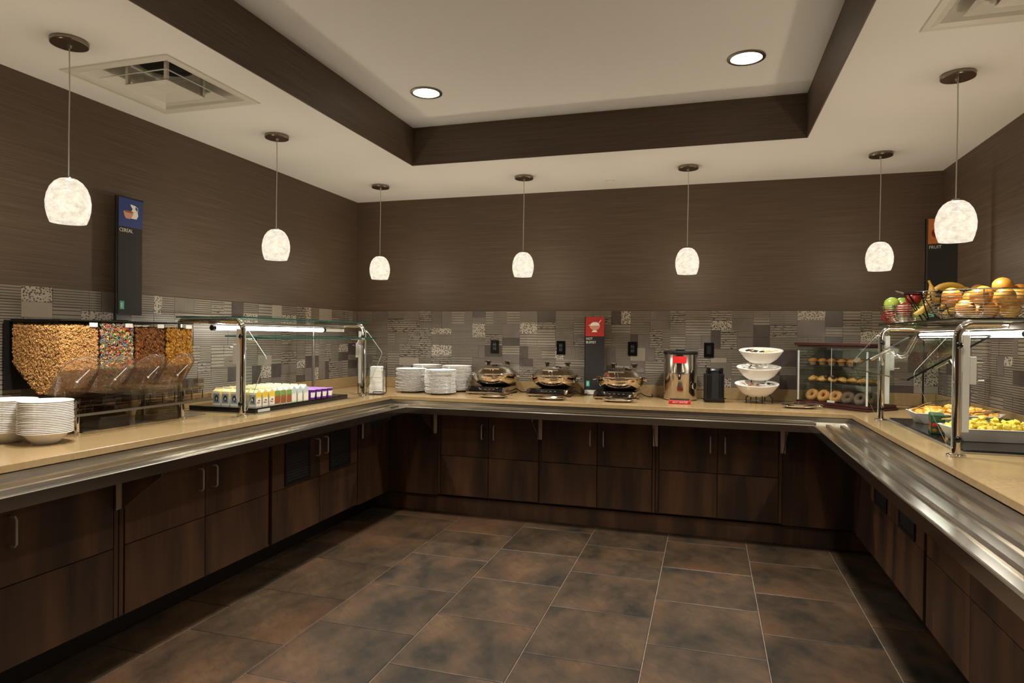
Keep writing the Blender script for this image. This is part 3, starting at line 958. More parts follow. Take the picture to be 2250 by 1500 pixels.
def bin_(k, y0, y1, nm, base, mats, fill, level, npts):
    lb = 'clear cereal bin filled with %s' % nm
    o_ = (.20, (y0+y1)/2, 1.075)
    t = thing('cereal_dispenser', lb, 'dispenser', o_, 0, 'clear gravity cereal bins')
    def part(mb, name, mt, par=t, **kw):
        return off(mb, o_).obj(name, mt, par, **kw)
    y0 += .003
    y1 -= .003
    part(MB().prism(hop(0), 'y', y0, y1), 'bin_shell', 'bin_clear')
    fp = [(x, min(z, level)) for x, z in hop(.010)]
    c_ = part(MB().prism(fp, 'y', y0+.010, y1-.010), 'cereal_core', fill)
    pts = []
    def area(n, f, b=None):
        for _ in range(n):
            pts.append((*f(), b))
    U = random.uniform
    area(npts, lambda: (XFR-U(.003, .009), U(y0+.006, y1-.006), U(1.20, level)), 'Y')           # front
    def hopx(z):
        lo = XB if z > 1.228 else XB+(1.228-z)/(1.228-1.083)*(.202-XB)
        hi = XFR if z > 1.20 else .268+(z-1.083)/(1.20-1.083)*(XFR-.268)
        return U(lo+.006, hi-.006)
    def sidep(y):
        z = 1.09+(level-1.09)*math.sqrt(U(0, 1)) if U(0, 1) < .7 else U(1.09, level)
        return (hopx(z), y, z)
    ns = int(npts*(1.75 if k == 0 else .25))
    area(ns, lambda: sidep(y0+U(.003, .009)), 'X')
    area(int(npts*.35), lambda: (lambda a: (.268+a*(XFR-.268)-.006, U(y0+.006, y1-.006), 1.083+a*(1.20-1.083)+.004))(U(0, 1)))
    area(int(npts*.4), lambda: (U(XB+.01, XFR-.008), U(y0+.01, y1-.01), level+U(-.004, .006)))
    off_pts = [(p[0]-o_[0], p[1]-o_[1], p[2]-o_[2], p[3]) for p in pts]
    scatter(base, off_pts, mats, 'cereal_pieces', t)
    part(MB().box(XB-.002, XFR+.002, y0-.001, y1+.001, ZTOP, ZTOP+.007), 'lid', 'black_plastic')
    part(MB().box(XFR+.0005, XFR+.0015, y1-.055, y1-.012, ZTOP-.026, ZTOP-.006), 'sticker', 'paper')
    # scoop-shaped flap leaning out of the front
    yc, hw = (y0+y1)/2, (y1-y0)/2-.001
    mb = MB()
    rows = []
    for i in range(15):
        a = i/14
        half = hw if a < .62 else hw*math.sqrt(max(0, 1-((a-.62)/.38)**2))
        half = max(half, .012)
        row = []
        for j in range(11):
            u = -1+2*j/10
            bulge = .034*(1-u*u)*(1-.35*a)
            row.append((.270+a*.118+bulge*.86+.004, yc+u*half, 1.086+a*.178-bulge*.5))
        rows.append(row)
    vs = [p for r in rows for p in r]
    mb.add(vs, [(i*11+j, i*11+j+1, (i+1)*11+j+1, (i+1)*11+j) for i in range(14) for j in range(10)])
    f_ = part(mb, 'flap', 'flap_clear', smooth=True, fix=False)
    rim = [rows[i][0] for i in range(15)]+[rows[14][j] for j in range(1, 11)]+[rows[i][10] for i in range(13, -1, -1)]
    part(MB().tube(rim, .0022, 6), 'flap_rim', 'acrylic_rim', f_, smooth=True)
    part(MB().tube([(.352, yc-.012, 1.148), (.392, yc+.012, 1.200)], .0022, 6).ball((.350, yc-.016, 1.142), .0055, n=10, k=6), 'flap_pull', 'paper', f_, smooth=True)
YB = [-3.211, -3.006, -2.806, -2.606, -2.409]
bin_(0, YB[0], YB[1], 'plain tan oat rings', ringb, ['oat'], 'oat_fill', 1.405, 1500)
bin_(1, YB[1], YB[2], 'rainbow coloured rings', loopb, ['loop%d' % i for i in range(6)], 'loop_fill', 1.418, 800)
bin_(2, YB[2], YB[3], 'dark brown bran flakes', flk, ['bran'], 'bran_fill', 1.398, 760)
bin_(3, YB[3], YB[4], 'golden corn flakes', flk, ['corn'], 'corn_fill', 1.396, 760)
t = thing('dispenser_stand', 'clear acrylic and chrome stand under the four cereal bins', 'stand', (.22, -2.81, HT))
O = (.22, -2.81, HT)
def sp(mb, name, mt, par=t, **k):
    return off(mb, O).obj(name, mt, par, **k)
sp(MB().box(.03, .40, -3.225, -2.395, 1.058, 1.066), 'shelf', 'acrylic')
sp(MB().box(.022, .030, -3.225, -2.395, 1.10, 1.43), 'back_panel', 'black_plastic')
sp(MB().box(.400, .455, -3.225, -2.375, 1.006, 1.012), 'lower_ledge', 'acrylic')
for y0, y1 in ((-3.225, -3.017), (-3.011, -2.812), (-2.806, -2.611), (-2.605, -2.385)):
    sp(MB().box(.452, .456, y0, y1, 1.006, 1.036), 'ledge_lip', 'acrylic_lip')
    sp(MB().box(.398, .402, y0, y1, 1.064, 1.118), 'upper_lip', 'acrylic_lip')
    l_ = sp(MB().box(.4565, .4575, y0+.03, y0+.14, 1.04, 1.078), 'price_holder', 'acrylic_lip')
    for a in (.02, .1, .18):
        sp(MB().cyl((.43, y0+a, 1.012), (.43, y0+a, 1.060), .0025, 6), 'support_pin', 'dark_edge')
    sp(MB().box(.31, .40, y0+.05, y0+.15, 1.016, 1.056), 'catch_cup', 'acrylic_lip', bevel=.004)
sp(MB().box(.449, .459, -3.225, -2.375, .994, 1.005), 'front_rail', 'satin')
for y in (-2.494, -3.13):
    p_ = sp(MB().cyl((.355, y, HT+.006), (.355, y, 1.058), .0115, 14), 'leg', 'chrome', smooth=True)
    sp(MB().lathe([(.026, .0005), (.026, .006), (.012, .009)], 20, (.355, y, HT)), 'flange', 'chrome', p_, smooth=True)
for y in (-2.494, -3.13):
    sp(MB().cyl((.08, y, HT+.001), (.08, y, 1.058), .0115, 12), 'leg', 'chrome', smooth=True)
for y in (-2.92, -2.575):
    mb = MB()
    pr = [(y-.088, HT+.002)]+[(y+.088*math.cos(R_(a)), HT+.010+.098*math.sin(R_(a))) for a in range(170, -1, -17)]+[(y+.088, HT+.002)]
    mb.prism(pr, 'x', .20, .345)
    sp(mb, 'arched_guard', 'smoked', smooth=True, fix=False)
sp(MB().box(.10, .345, -3.20, -2.30, HT+.001, HT+.004), 'base_tray', 'satin')

# ------------------------------------------------------------------ cold plate with milk cartons and yogurts
def cold_plate(label, x0, x1, y0, y1, h, name='cold_plate'):
    o_ = ((x0+x1)/2, (y0+y1)/2, HT)
    t = thing(name, label, 'cold plate', o_)
    off(MB().box(x0, x1, y0, y1, HT+.006, HT+h), o_).obj('slab', 'black_gloss', t, bevel=.002)
    fr = MB()
    e_ = .018
    for q in ((x0-e_, x1+e_, y0-e_, y0), (x0-e_, x1+e_, y1, y1+e_), (x0-e_, x0, y0, y1), (x1, x1+e_, y0, y1)):
        fr.box(*q, HT+.0005, HT+.0065)
    off(fr, o_).obj('steel_frame', 'satin', t, fix=False)
    off(MB().box(x0, x1, y0, y1, HT+.0005, HT+.006), o_).obj('well', 'black_plastic', t)
    return t
ZP = HT+.036
cold_plate('black cold plate holding milk cartons and purple yogurts', .130, .612, -2.205, -1.175, .035)
off(MB().box(.6125, .6165, -2.185, -2.075, HT+.010, HT+.026), (.371, -1.69, HT)).obj('rating_label', 'grey_metal', bpy.data.objects['cold_plate'])
def carton(body, front, blob, side_top, side_low, gable, txt=None):
    """.056 wide, .052 deep gable-top carton; front faces -y, printed side faces +x"""
    a, b, h, hg, hr = .0275, .025, .086, .102, .109
    mb = MB()
    mb.box(-a, a, -b, b, 0, h, 0)
    mb.add([(-a, -b, h), (a, -b, h), (a, b, h), (-a, b, h), (-a, 0, hg), (a, 0, hg)], [(0, 1, 5, 4), (2, 3, 4, 5)], 5)
    mb.add([(-a, -b, h), (-a, b, h), (-a, 0, hg), (a, -b, h), (a, b, h), (a, 0, hg)], [(0, 2, 1), (3, 4, 5)], 5)
    mb.box(-a, a, -.0012, .0012, hg-.001, hr, 0)
    mb.box(-a+.004, a-.004, -b-.0006, -b-.0001, .014, h-.014, 1)
    mb.add([(x, -b-.0009, z) for x, z in ((-.014, .046), (-.006, .062), (.008, .062), (.015, .05), (.010, .034), (.012, .024), (.004, .020), (0, .036), (-.005, .022), (-.010, .030))], [tuple(range(10))], 2)
    mb.add([(x, -b-.0012, z) for x, z in ((-.004, .044), (.003, .052), (.006, .042), (.002, .032), (-.003, .034))], [tuple(range(5))], 0)
    mb.box(a+.0001, a+.0006, -b+.001, b-.001, .048, h-.001, 3)
    mb.box(a+.0001, a+.0006, -b+.001, b-.001, .004, .048, 4)
    mb.add([(a+.0008, y, z) for y, z in ((-.020, .048), (-.010, .060), (0, .050), (.010, .062), (.020, .050), (.020, .040), (-.020, .040))], [tuple(range(7))], 4)
    return mb.mesh('carton', [body, front, blob, side_top, side_low, gable], fix=False)
cA = carton('carton_white', 'carton_blue', 'carton_dark', 'carton_yellow', 'carton_white', 'carton_cream')
cB = carton('carton_white', 'carton_brown', 'carton_green', 'carton_green', 'carton_brown', 'carton_white')
cC = carton('carton_white', 'carton_grey', 'carton_blue', 'carton_grey', 'carton_white', 'carton_grey')
mk = None
cols = [.250+.0655*i+.029 for i in range(5)]
rown = ['nearest the cereal', 'in the middle of its kind', 'nearest the yogurts']
for kind, mesh, y0, py, nm in (('A', cA, -2.118, .0545, 'yellow banded milk carton'), ('B', cB, -1.957, .0518, 'brown and green milk carton'), ('C', cC, -1.800, .0575, 'pale grey milk carton')):
    for r in range(3):
        for c_ in range(5):
            o = link('milk_carton', mesh, None, (cols[c_]+r*.006+(.012 if kind != 'A' else 0)+(.012 if kind == 'C' else 0), y0+r*py, ZP-.0005))
            tag(o, '%s, row %s, %s from the wall' % (nm, rown[r], ORD1[c_]), 'carton', 'milk cartons on the cold plate')
            if kind == 'A' and c_ == 4:
                text('MILK', .013, 'red_label', o, (.0287, -.019, .020), (R_(90), 0, R_(90)), sx=1.1)
                MB().add([(.0287, y, z) for y, z in ((-.010, .034), (.012, .034), (.008, .040), (-.006, .040))], [(0, 1, 2, 3)]).obj('mark', 'carton_dark', o, fix=False)
cup = MB().lathe([(.021, 0), (.0275, .062), (.0275, .064), (.001, .0645)], 18).mesh('yogurt_cup', 'purple', smooth=True)
lid = MB().lathe([(.030, .0646), (.0305, .0655), (.030, .0668), (.001, .067)], 18).mesh('foil_lid', 'lilac', smooth=True)
lab = MB()
for i in range(5):
    a0, a1 = R_(-62+i*24), R_(-62+(i+1)*24)
    lab.add([(.0232*math.cos(a0), .0232*math.sin(a0), .014), (.0232*math.cos(a1), .0232*math.sin(a1), .014), (.0270*math.cos(a1), .0270*math.sin(a1), .048), (.0270*math.cos(a0), .0270*math.sin(a0), .048)], [(0, 1, 2, 3)])
lab = lab.mesh('print', 'china', fix=False)
for r in range(4):
    for c_ in range(4):
        o = link('yogurt_cup', cup, None, (.405+c_*.0625+r*.006, -1.610+r*.061, ZP-.0005))
        tag(o, 'purple yogurt cup, row %s, %s from the wall' % (['beside the grey cartons', 'second past the cartons', 'third past the cartons', 'furthest from the cartons'][r], ORD1[c_]), 'yogurt', 'purple yogurt cups on the cold plate')
        link('foil_lid', lid, o)
        link('printed_label', lab, o)

# ------------------------------------------------------------------ napkin caddy
t = thing('napkin_caddy', 'black wire napkin caddy on the left counter by the plates', 'napkin holder', (.575, -.745, HT), R_(18))
mb = MB()
def hoop(x, y0, y1, z0, z1):
    return [(x, y0, z0), (x, y0, z1-.03), (x, (y0+y1)/2-.03, z1), (x, (y0+y1)/2+.03, z1), (x, y1, z1-.03), (x, y1, z0)]
for x in (-.095, .105):
    MB().tube([(x, -.07, .008), (x, -.07, .20), (x, -.03, .26), (x, .03, .26), (x, .07, .20), (x, .07, .008)], .0028, 6, closed=True).obj('side_hoop', 'black_wire', t, smooth=True)
for y in (-.07, .07):
    MB().tube([(-.095, y, .008), (.105, y, .008)], .0028, 6).obj('base_bar', 'black_wire', t, smooth=True)
MB().tube([(-.095, .07, .20), (.105, .07, .20)], .0028, 6).obj('back_bar', 'black_wire', t, smooth=True)
MB().tube([(.03, -.072, .010), (.03, -.095, .010), (.03, -.095, .028), (.10, -.095, .028), (.10, -.095, .010), (.10, -.072, .010)], .003, 6).obj('front_loop', 'black_wire', t, smooth=True)
MB().tube([(-.03, -.071, .008), (-.045, -.071, .10), (-.02, -.071, .19), (-.02, -.068, .25)], .0026, 6).obj('divider_wire', 'black_wire', t, smooth=True)
nm = MB()
for i in range(46):
    z = .013+i*.0046
    j = random.uniform(-.003, .003)
    nm.box(-.01+j+i*.0002, .094+j-.010*(i/46)**2, -.058+random.uniform(-.002, .002), .058, z, z+.0042)
q = nm.obj('napkin_stack', 'paper', None, fix=False)
q.location = (.575, -.745, HT)
q.rotation_euler = (0, 0, R_(18))
q['kind'] = 'stuff'
tag(q, 'tall pile of white paper napkins inside the wire caddy', 'napkins')

# ------------------------------------------------------------------ chafing dishes on induction units
def build_induction(label, loc):
    t = thing('induction_cooker', label, 'induction cooker', loc, 0, 'induction cookers under the chafing dishes')
    MB().prism([(-.19, .006), (-.20, .008), (-.20, .022), (-.145, .058), (.19, .058), (.19, .006)], 'x', -.165, .165).obj('body', 'pot_steel', t)
    vs = [(-.145, -.193, .028), (.145, -.193, .028), (.135, -.150, .0565), (-.135, -.150, .0565)]
    MB().add([(x, y-.0016, z+.0016) for x, y, z in vs], [(0, 1, 2, 3)]).obj('control_panel', 'black_gloss', t, fix=False)
    for i in range(4):
        MB().box(-.05+i*.036, -.034+i*.036, -.1745, -.1725, .0425, .0445).obj('button', 'grey_metal', t)
    MB().box(-.155, .155, -.135, .18, .0582, .062).obj('glass_top', 'black_gloss', t)
    for sx in (-1, 1):
        for sy in (-1, 1):
            MB().cyl((sx*.14, sy*.165, 0), (sx*.14, sy*.165, .007), .012, 10).obj('foot', 'rubber', t)
    MB().tube([(.165, .15, .03), (.20, .14, .012), (.235, .10, .006), (.26, .15, .006), (.25, .19, .02)], .0045, 6).obj('power_cord', 'rubber', t, smooth=True)
    return t
def build_chafer(label, loc, rz):
    t = thing('chafing_dish', label, 'chafing dish', loc, rz, 'round chrome chafing dishes')
    MB().lathe([(.100, .0), (.120, .004), (.165, .030), (.185, .060), (.187, .095), (.192, .098), (.192, .102), (.180, .103)], 40).obj('pan', 'pot_steel', t, smooth=True)
    MB().lathe([(.192, .1035), (.193, .110), (.180, .1145), (.150, .140), (.105, .162), (.050, .176), (.001, .180)], 40).obj('lid', 'pot_steel', t, smooth=True)
    MB().torus((0, 0, .106), .1935, .0045, 40, 8).obj('rim_ring', 'chrome', t, smooth=True)
    MB().tube([(-.062, -.178, .150), (.062, -.178, .150)], .0055, 8).obj('lid_handle', 'chrome', t, smooth=True)
    for x in (-.012, .012):
        MB().cyl((x, -.168, .128), (x, -.178, .150), .004, 8).obj('handle_stem', 'chrome', t, smooth=True)
    for s in (-1, 1):
        MB().tube([(s*.186, -.045, .085), (s*.212, -.040, .080), (s*.217, 0, .078), (s*.212, .040, .080), (s*.186, .045, .085)], .0055, 8).obj('side_handle', 'chrome', t, smooth=True)
        b = MB().box(s*.085-.018, s*.085+.018, .118, .146, .152, .206).obj('hinge_block', 'chrome', t, bevel=.004)
        MB().cyl((s*.085-.024, .132, .196), (s*.085+.024, .132, .196), .007, 10).obj('hinge_pin', 'black_gloss', b, smooth=True)
    return t
for i, (x, y, rz) in enumerate(((1.452, -.232, 8), (1.968, -.240, 2), (2.510, -.255, -4))):
    nm = ['leftmost', 'middle', 'rightmost'][i]
    build_induction('%s chrome induction cooker with sloping black panel' % nm, (x-.02, y, HT))
    build_chafer('%s round chrome chafing dish on its induction cooker' % nm, (x, y+.012, HT+.0625), R_(rz))

# spoon rests with tongs
def rest(x, y, rz, i):
    ds = ['in front of the leftmost chafing dish', 'in front of the middle chafing dish', 'in front of the rightmost chafing dish', 'in front of the pastry case'][i]
    t = thing('spoon_rest', 'oval steel spoon rest %s' % ds, 'spoon rest', (x, y, HT), rz, 'steel spoon rests')
    MB().lathe([(.05, .0), (.085, .002), (.115, .014), (.120, .019), (.117, .020), (.083, .006), (.001, .005)], 32, sy=.46).obj('dish', 'chrome', t, smooth=True)
    MB().tube([(.10, .0, .016), (.125, 0, .020), (.15, 0, .016)], .006, 8, rad=[.010, .008, .004]).obj('thumb_tab', 'chrome', t, smooth=True)
    g = thing('serving_tongs', 'silver serving tongs lying %s' % ds, 'tongs', (x+.01, y, HT+.022), rz+R_(4 if i % 2 else -5), 'silver serving tongs')
    for s in (-1, 1):
        mb = MB()
        prof = [(-.125, .002, .010), (-.10, .010, .016), (-.05, .014, .009), (.02, .016, .006), (.09, .010, .007), (.145, .001, .007)]
        k = len(prof)
        vs = []
        for (u, dv, wd_) in prof:
            zc = .006+s*.006*(1-abs(u)/.16)+(.010 if -.06 < u < .1 else 0)
            for a, b in ((-1, -1), (1, -1), (1, 1), (-1, 1)):
                vs.append((u, s*dv+a*wd_, zc+b*.0012))
        fs = [(a*4+j, a*4+(j+1) % 4, a*4+4+(j+1) % 4, a*4+4+j) for a in range(k-1) for j in range(4)]+[(0, 1, 2, 3), ((k-1)*4, (k-1)*4+1, (k-1)*4+2, (k-1)*4+3)]
        mb.add(vs, fs)
        mb.obj('tong_arm', 'chrome', g, smooth=True, ang=50)
rest(1.580, -.655, R_(2), 0)
rest(2.035, -.640, R_(3), 1)
rest(2.540, -.600, R_(3), 2)
rest(3.785, -.545, R_(4), 3)

# ------------------------------------------------------------------ hot water urn
t = thing('hot_water_urn', 'tall steel hot water urn with a red sticker and black tap', 'urn', (2.968, -.215, HT))
MB().lathe([(.122, .004), (.126, .010), (.126, .205), (.127, .208), (.126, .211), (.126, .355), (.120, .360)], 40).obj('tank', 'urn_steel', t, smooth=True)
MB().lathe([(.118, .0), (.118, .006)], 32).obj('base_ring', 'black_plastic', t)
l_ = MB().lathe([(.129, .353), (.131, .358), (.131, .372), (.124, .378), (.04, .382), (.001, .382)], 40).obj('lid', 'black_plastic', t, smooth=True)
MB().box(-.034, .034, -.045, -.012, .382, .396).obj('lid_grip', 'black_plastic', l_, bevel=.004)
mb = MB()
for i in range(6):
    a0, a1 = R_(-115+i*8), R_(-115+(i+1)*8)
    mb.add([(.1272*math.cos(a0), .1272*math.sin(a0), .288), (.1272*math.cos(a1), .1272*math.sin(a1), .288), (.1272*math.cos(a1), .1272*math.sin(a1), .340), (.1272*math.cos(a0), .1272*math.sin(a0), .340)], [(0, 1, 2, 3)])
mb.obj('sticker', 'red_label', t, smooth=True, fix=False)
tp = MB().tube([(0, -.125, .198), (0, -.158, .196), (0, -.166, .186), (0, -.166, .164)], .011, 10, rad=[.010, .012, .012, .008]).obj('tap', 'black_plastic', t, smooth=True)
MB().tube([(0, -.160, .204), (.012, -.166, .216), (.036, -.168, .219)], .005, 8).obj('tap_lever', 'black_plastic', tp, smooth=True)
MB().lathe([(.026, 0), (.026, .010), (.020, .013), (.001, .014)], 20).obj('side_dial', 'chrome', t, smooth=True).matrix_local = Matrix.Translation((.105, -.080, .115)) @ Matrix.Rotation(R_(55), 4, 'Z') @ Matrix.Rotation(R_(90), 4, 'X')
MB().tube([(.10, .07, .075), (.15, .05, .080), (.19, .06, .078), (.24, .10, .05)], .0045, 6).obj('power_cord', 'rubber', t, smooth=True)
t = thing('drip_tray', 'small red fronted drip tray lettered in white before the urn', 'drip tray', (2.978, -.520, HT), R_(4))
MB().box(-.076, .076, -.060, .060, .001, .026).obj('tray', 'red_label', t, bevel=.002)
MB().box(-.070, .070, -.054, .054, .0262, .031).obj('grid', 'black_plastic', t)
text('HOT WATER', .0185, 'ink_white', t, (0, -.0606, .007), align='CENTER', shear=.2)

# ------------------------------------------------------------------ black cup and lid holder
t = thing('cup_holder', 'black plastic cup and lid holder beside the urn', 'cup holder', (3.218, -.300, HT), R_(8))
def rrect(a, b, r, n=4):
    out = []
    for cx, cy, a0 in ((a-r, b-r, 0), (-a+r, b-r, 90), (-a+r, -b+r, 180), (a-r, -b+r, 270)):
        out += [(cx+r*math.cos(R_(a0+90*i/n)), cy+r*math.sin(R_(a0+90*i/n))) for i in range(n+1)]
    return out
MB().prism(rrect(.070, .062, .022), 'z', .016, .215).obj('body', 'black_plastic', t, smooth=True)
MB().prism(rrect(.074, .066, .022), 'z', .0, .018).obj('base', 'black_gloss', t, smooth=True)
MB().lathe([(.058, .215), (.060, .24), (.052, .252), (.02, .254)], 28).obj('lid_stack', 'black_plastic', t, smooth=True)
for x in (-.048, .048):
    MB().cyl((x, -.045, .215), (x, -.045, .258), .013, 12).obj('corner_post', 'black_gloss', t, smooth=True)
for x in (-.056, -.044, -.032, .032, .044, .056):
    MB().box(x-.002, x+.002, -.065, -.061, .03, .205).obj('front_rib', 'black_gloss', t)
MB().box(-.022, .022, -.0635, -.0615, .03, .225).obj('front_slot', 'dark_slot', t)
for s in (-1, 1):
    MB().cyl((s*.072, .0, .026), (s*.088, .0, .026), .006, 10).obj('side_pin', 'black_plastic', t)

# ------------------------------------------------------------------ three tier bowl stand
t = thing('tiered_bowl_stand', 'black wire three tier stand carrying white oval bowls', 'stand', (3.540, -.262, HT))
bz = (.052, .176, .300)
ox = (-.016, -.004, .010)
for i in range(3):
    MB().torus((ox[i], 0, bz[i]+.022), .078, .0038, 30, 6, sy=.62).obj('tier_ring', 'black_wire', t, smooth=True)
    if i:
        MB().tube([(-.045, .05, bz[i]+.020), (-.05, .075, bz[i]-.03), (-.05, .085, bz[i]-.09)], .0038, 6).obj('tier_strut', 'black_wire', t, smooth=True)
        MB().tube([(.045, .05, bz[i]+.020), (.05, .075, bz[i]-.03), (.05, .085, bz[i]-.09)], .0038, 6).obj('tier_strut', 'black_wire', t, smooth=True)
MB().tube([(-.05, .088, .004), (-.05, .088, .32)], .004, 6).obj('spine', 'black_wire', t, smooth=True)
MB().tube([(.05, .088, .004), (.05, .088, .32)], .004, 6).obj('spine', 'black_wire', t, smooth=True)
for x, y in ((-.092, -.045), (-.022, -.060), (.022, -.060), (.092, -.045)):
    MB().tube([(x*.72, y*.75, .072), (x, y, .040), (x*.98, y, .003)], .004, 6).obj('leg', 'black_wire', t, smooth=True)
MB().tube([(-.088, -.045, .018), (-.022, -.058, .022), (.022, -.058, .022), (.088, -.045, .018)], .0035, 6).obj('leg_tie', 'black_wire', t, smooth=True)
OB = [(.05, .0), (.075, .004), (.115, .034), (.148, .080), (.157, .096), (.155, .099), (.150, .097), (.110, .040), (.070, .012), (.001, .010)]
obowl = MB().lathe(OB, 44, sy=.66).mesh('oval_bowl', 'china', smooth=True)
pk = [MB().box(-.017, .017, -.011, .011, -.0025, .0025).mesh('packet', m_, bevel=.0015) for m_ in ('paper', 'wrapper', 'carton_cream', 'carton_dark', 'carton_brown')]
tubm = MB().lathe([(.011, 0), (.015, .014), (.017, .015), (.017, .0165), (.001, .017)], 14).mesh('creamer_tub', 'white_plastic', smooth=True)
for i in range(3):
    lv = ['lowest', 'middle', 'top'][i]
    loc = Vector((3.540+ox[i], -.262, HT+bz[i]))
    o = link('oval_bowl', obowl, None, loc, (R_(11), 0, 0))
    tag(o, 'white oval bowl on the %s tier of the black stand' % lv, 'bowl', 'oval bowls on the tiered stand')
    for k in range(15):
        a, r = k*2.4, .020+.078*math.sqrt(k/15)
        x, y = r*1.18*math.cos(a), r*.66*math.sin(a)
        zz = .082+.012*(k/15)+(.022 if i == 1 and k < 6 else 0)+random.uniform(0, .006)
        mt = [[0, 1, 4, 3, 0], [0, 1, 0, 0, 3], [2, 0, 3, 0, 4]][i][k % 5]
        rot = (random.uniform(-.5, .5), random.uniform(-.5, .5), random.uniform(0, 3.1))
        if i == 1 and k < 6:
            o = link('creamer_tub', tubm, None, loc+Vector((x, y, zz-.008)), rot)
            tag(o, 'white creamer tub heaped in the middle oval bowl', 'creamer', 'creamer tubs in the middle bowl')
        else:
            o = link('condiment_packet', pk[mt], None, loc+Vector((x, y, zz)), rot)
            tag(o, 'small condiment packet lying in the %s oval bowl' % lv, 'packet', 'condiment packets in the %s bowl' % lv)

# ------------------------------------------------------------------ pastry case, set diagonally across the corner
PC = (4.112, -.318, HT)
t = thing('pastry_case', 'clear pastry display case with dark red wooden top and base', 'display case', PC, R_(-45))
hw, d0, d1 = .270, -.150, .150
MB().box(-hw-.022, hw+.022, d0-.022, d1+.012, .001, .016).obj('base', 'mahogany', t, bevel=.004)
MB().box(-hw-.010, hw+.010, d0-.010, d1+.004, .0165, .036).obj('base_moulding', 'mahogany', t, bevel=.003)
MB().box(-hw-.006, hw+.006, d0-.006, d1, .424, .436).obj('top_moulding', 'mahogany', t, bevel=.002)
MB().box(-hw-.024, hw+.024, d0-.024, d1+.012, .4365, .455).obj('top', 'mahogany', t, bevel=.004)
for nm, q in (('front_pane', (-hw, hw, d0, d0+.004)), ('back_pane', (-hw, hw, d1-.010, d1-.006)), ('side_pane', (-hw, -hw+.004, d0+.005, d1-.011)), ('side_pane', (hw-.004, hw, d0+.005, d1-.011))):
    MB().box(*q, .0365, .4235).obj(nm, 'glass', t)
for x in (-hw+.004, hw-.004):
    MB().cyl((x, d0-.004, .037), (x, d0-.004, .40), .007, 10).obj('hinge_rod', 'acrylic_bright', t, smooth=True)
MB().box(-.0015, .0015, d0-.003, d0-.0005, .037, .42).obj('door_gap', 'line_edge', t)
for s in (-1, 1):
    MB().ball((s*.028, d0-.017, .218), .0165, n=14, k=9).obj('door_knob', 'knob_dark', t, smooth=True)
MB().box(-.030, .030, d0-.006, d0-.0005, .036, .052).obj('latch', 'line_edge', t, bevel=.002)
ZS = (.045, .165, .288)
for z in ZS:
    MB().box(-hw+.008, hw-.008, d0+.008, d1-.016, z, z+.004).obj('shelf', 'acrylic', t)
for z in ZS:
    tr_ = tag(MB().box(-.235, .235, -.125, .115, 0, .0035).obj('pastry_tray', 'black_plastic'), 'black tray on the %s shelf of the pastry case' % ('bottom' if z < .1 else 'middle' if z < .2 else 'top'), 'tray', 'trays in the pastry case')
    tr_.location = (PC[0], PC[1], HT+z+.0045)
    tr_.rotation_euler = (0, 0, R_(-45))
def case(x, y, z):
    c_, s_ = math.cos(R_(-45)), math.sin(R_(-45))
    return (PC[0]+x*c_-y*s_, PC[1]+x*s_+y*c_, HT+z)
muff = MB().lathe([(.021, 0), (.027, .022), (.0275, .023)], 16, m=0).lathe([(.0275, .0235), (.034, .027), (.033, .036), (.024, .045), (.010, .049), (.001, .0495)], 16, m=1).mesh('muffin', ['muffin_cup', 'muffin_top'], smooth=True)
swirl = MB()
sw = [(.030*(1-i/34)*math.cos(i*.52), .030*(1-i/34)*math.sin(i*.52), .014+.0007*i) for i in range(30)]
swirl.tube(sw, .010, 7, rad=[.0115*(1-.25*i/30) for i in range(30)]).ball((0, 0, .012), .028, 1, 1, .42, 14, 7)
swirl.mesh_ = swirl.mesh('danish', 'pastry', smooth=True, fix=False)
bagel = {m_: MB().torus((0, 0, .020), .030, .0195, 22, 10).mesh('bagel', m_, smooth=True) for m_ in ('bread', 'dark_bagel')}
for k in range(6):
    o = link('muffin', muff, None, case(-.195+k*.076, -.085+.004*(k % 2), ZS[2]+.0085))
    tag(o, '%s muffin from the left, front row of the top pastry shelf' % ORD1[k], 'muffin', 'muffins on the top shelf')
    o = link('muffin', muff, None, case(-.180+k*.076, .0+.003*(k % 2), ZS[2]+.0085))
    tag(o, '%s muffin from the left, back row of the top pastry shelf' % ORD1[k], 'muffin', 'muffins on the top shelf')
for k in range(6):
    o = link('danish', swirl.mesh_, None, case(-.195+k*.077, -.080, ZS[1]+.012), (R_(18), 0, R_(-45+k*40)))
    tag(o, '%s golden danish from the left, front row of the middle pastry shelf' % ORD1[k], 'pastry', 'danish pastries on the middle shelf')
    o = link('danish', swirl.mesh_, None, case(-.190+k*.077, .005, ZS[1]+.010), (0, 0, R_(k*70)))
    tag(o, '%s golden danish from the left, back row of the middle pastry shelf' % ORD1[k], 'pastry', 'danish pastries on the middle shelf')
for k in range(5):
    m_ = 'bread' if k < 3 else 'dark_bagel'
    for r, yy in enumerate((-.088, -.012)):
        o = link('bagel', bagel[m_], None, case(-.185+k*.094+r*.02, yy, ZS[0]+.022), (R_(58), 0, R_(-45)))
        tag(o, '%s bagel from the left, %s row of the bottom pastry shelf, %s' % (ORD1[k], 'front' if r == 0 else 'back', 'golden' if k < 3 else 'dark seeded'), 'bagel', 'bagels on the bottom shelf')

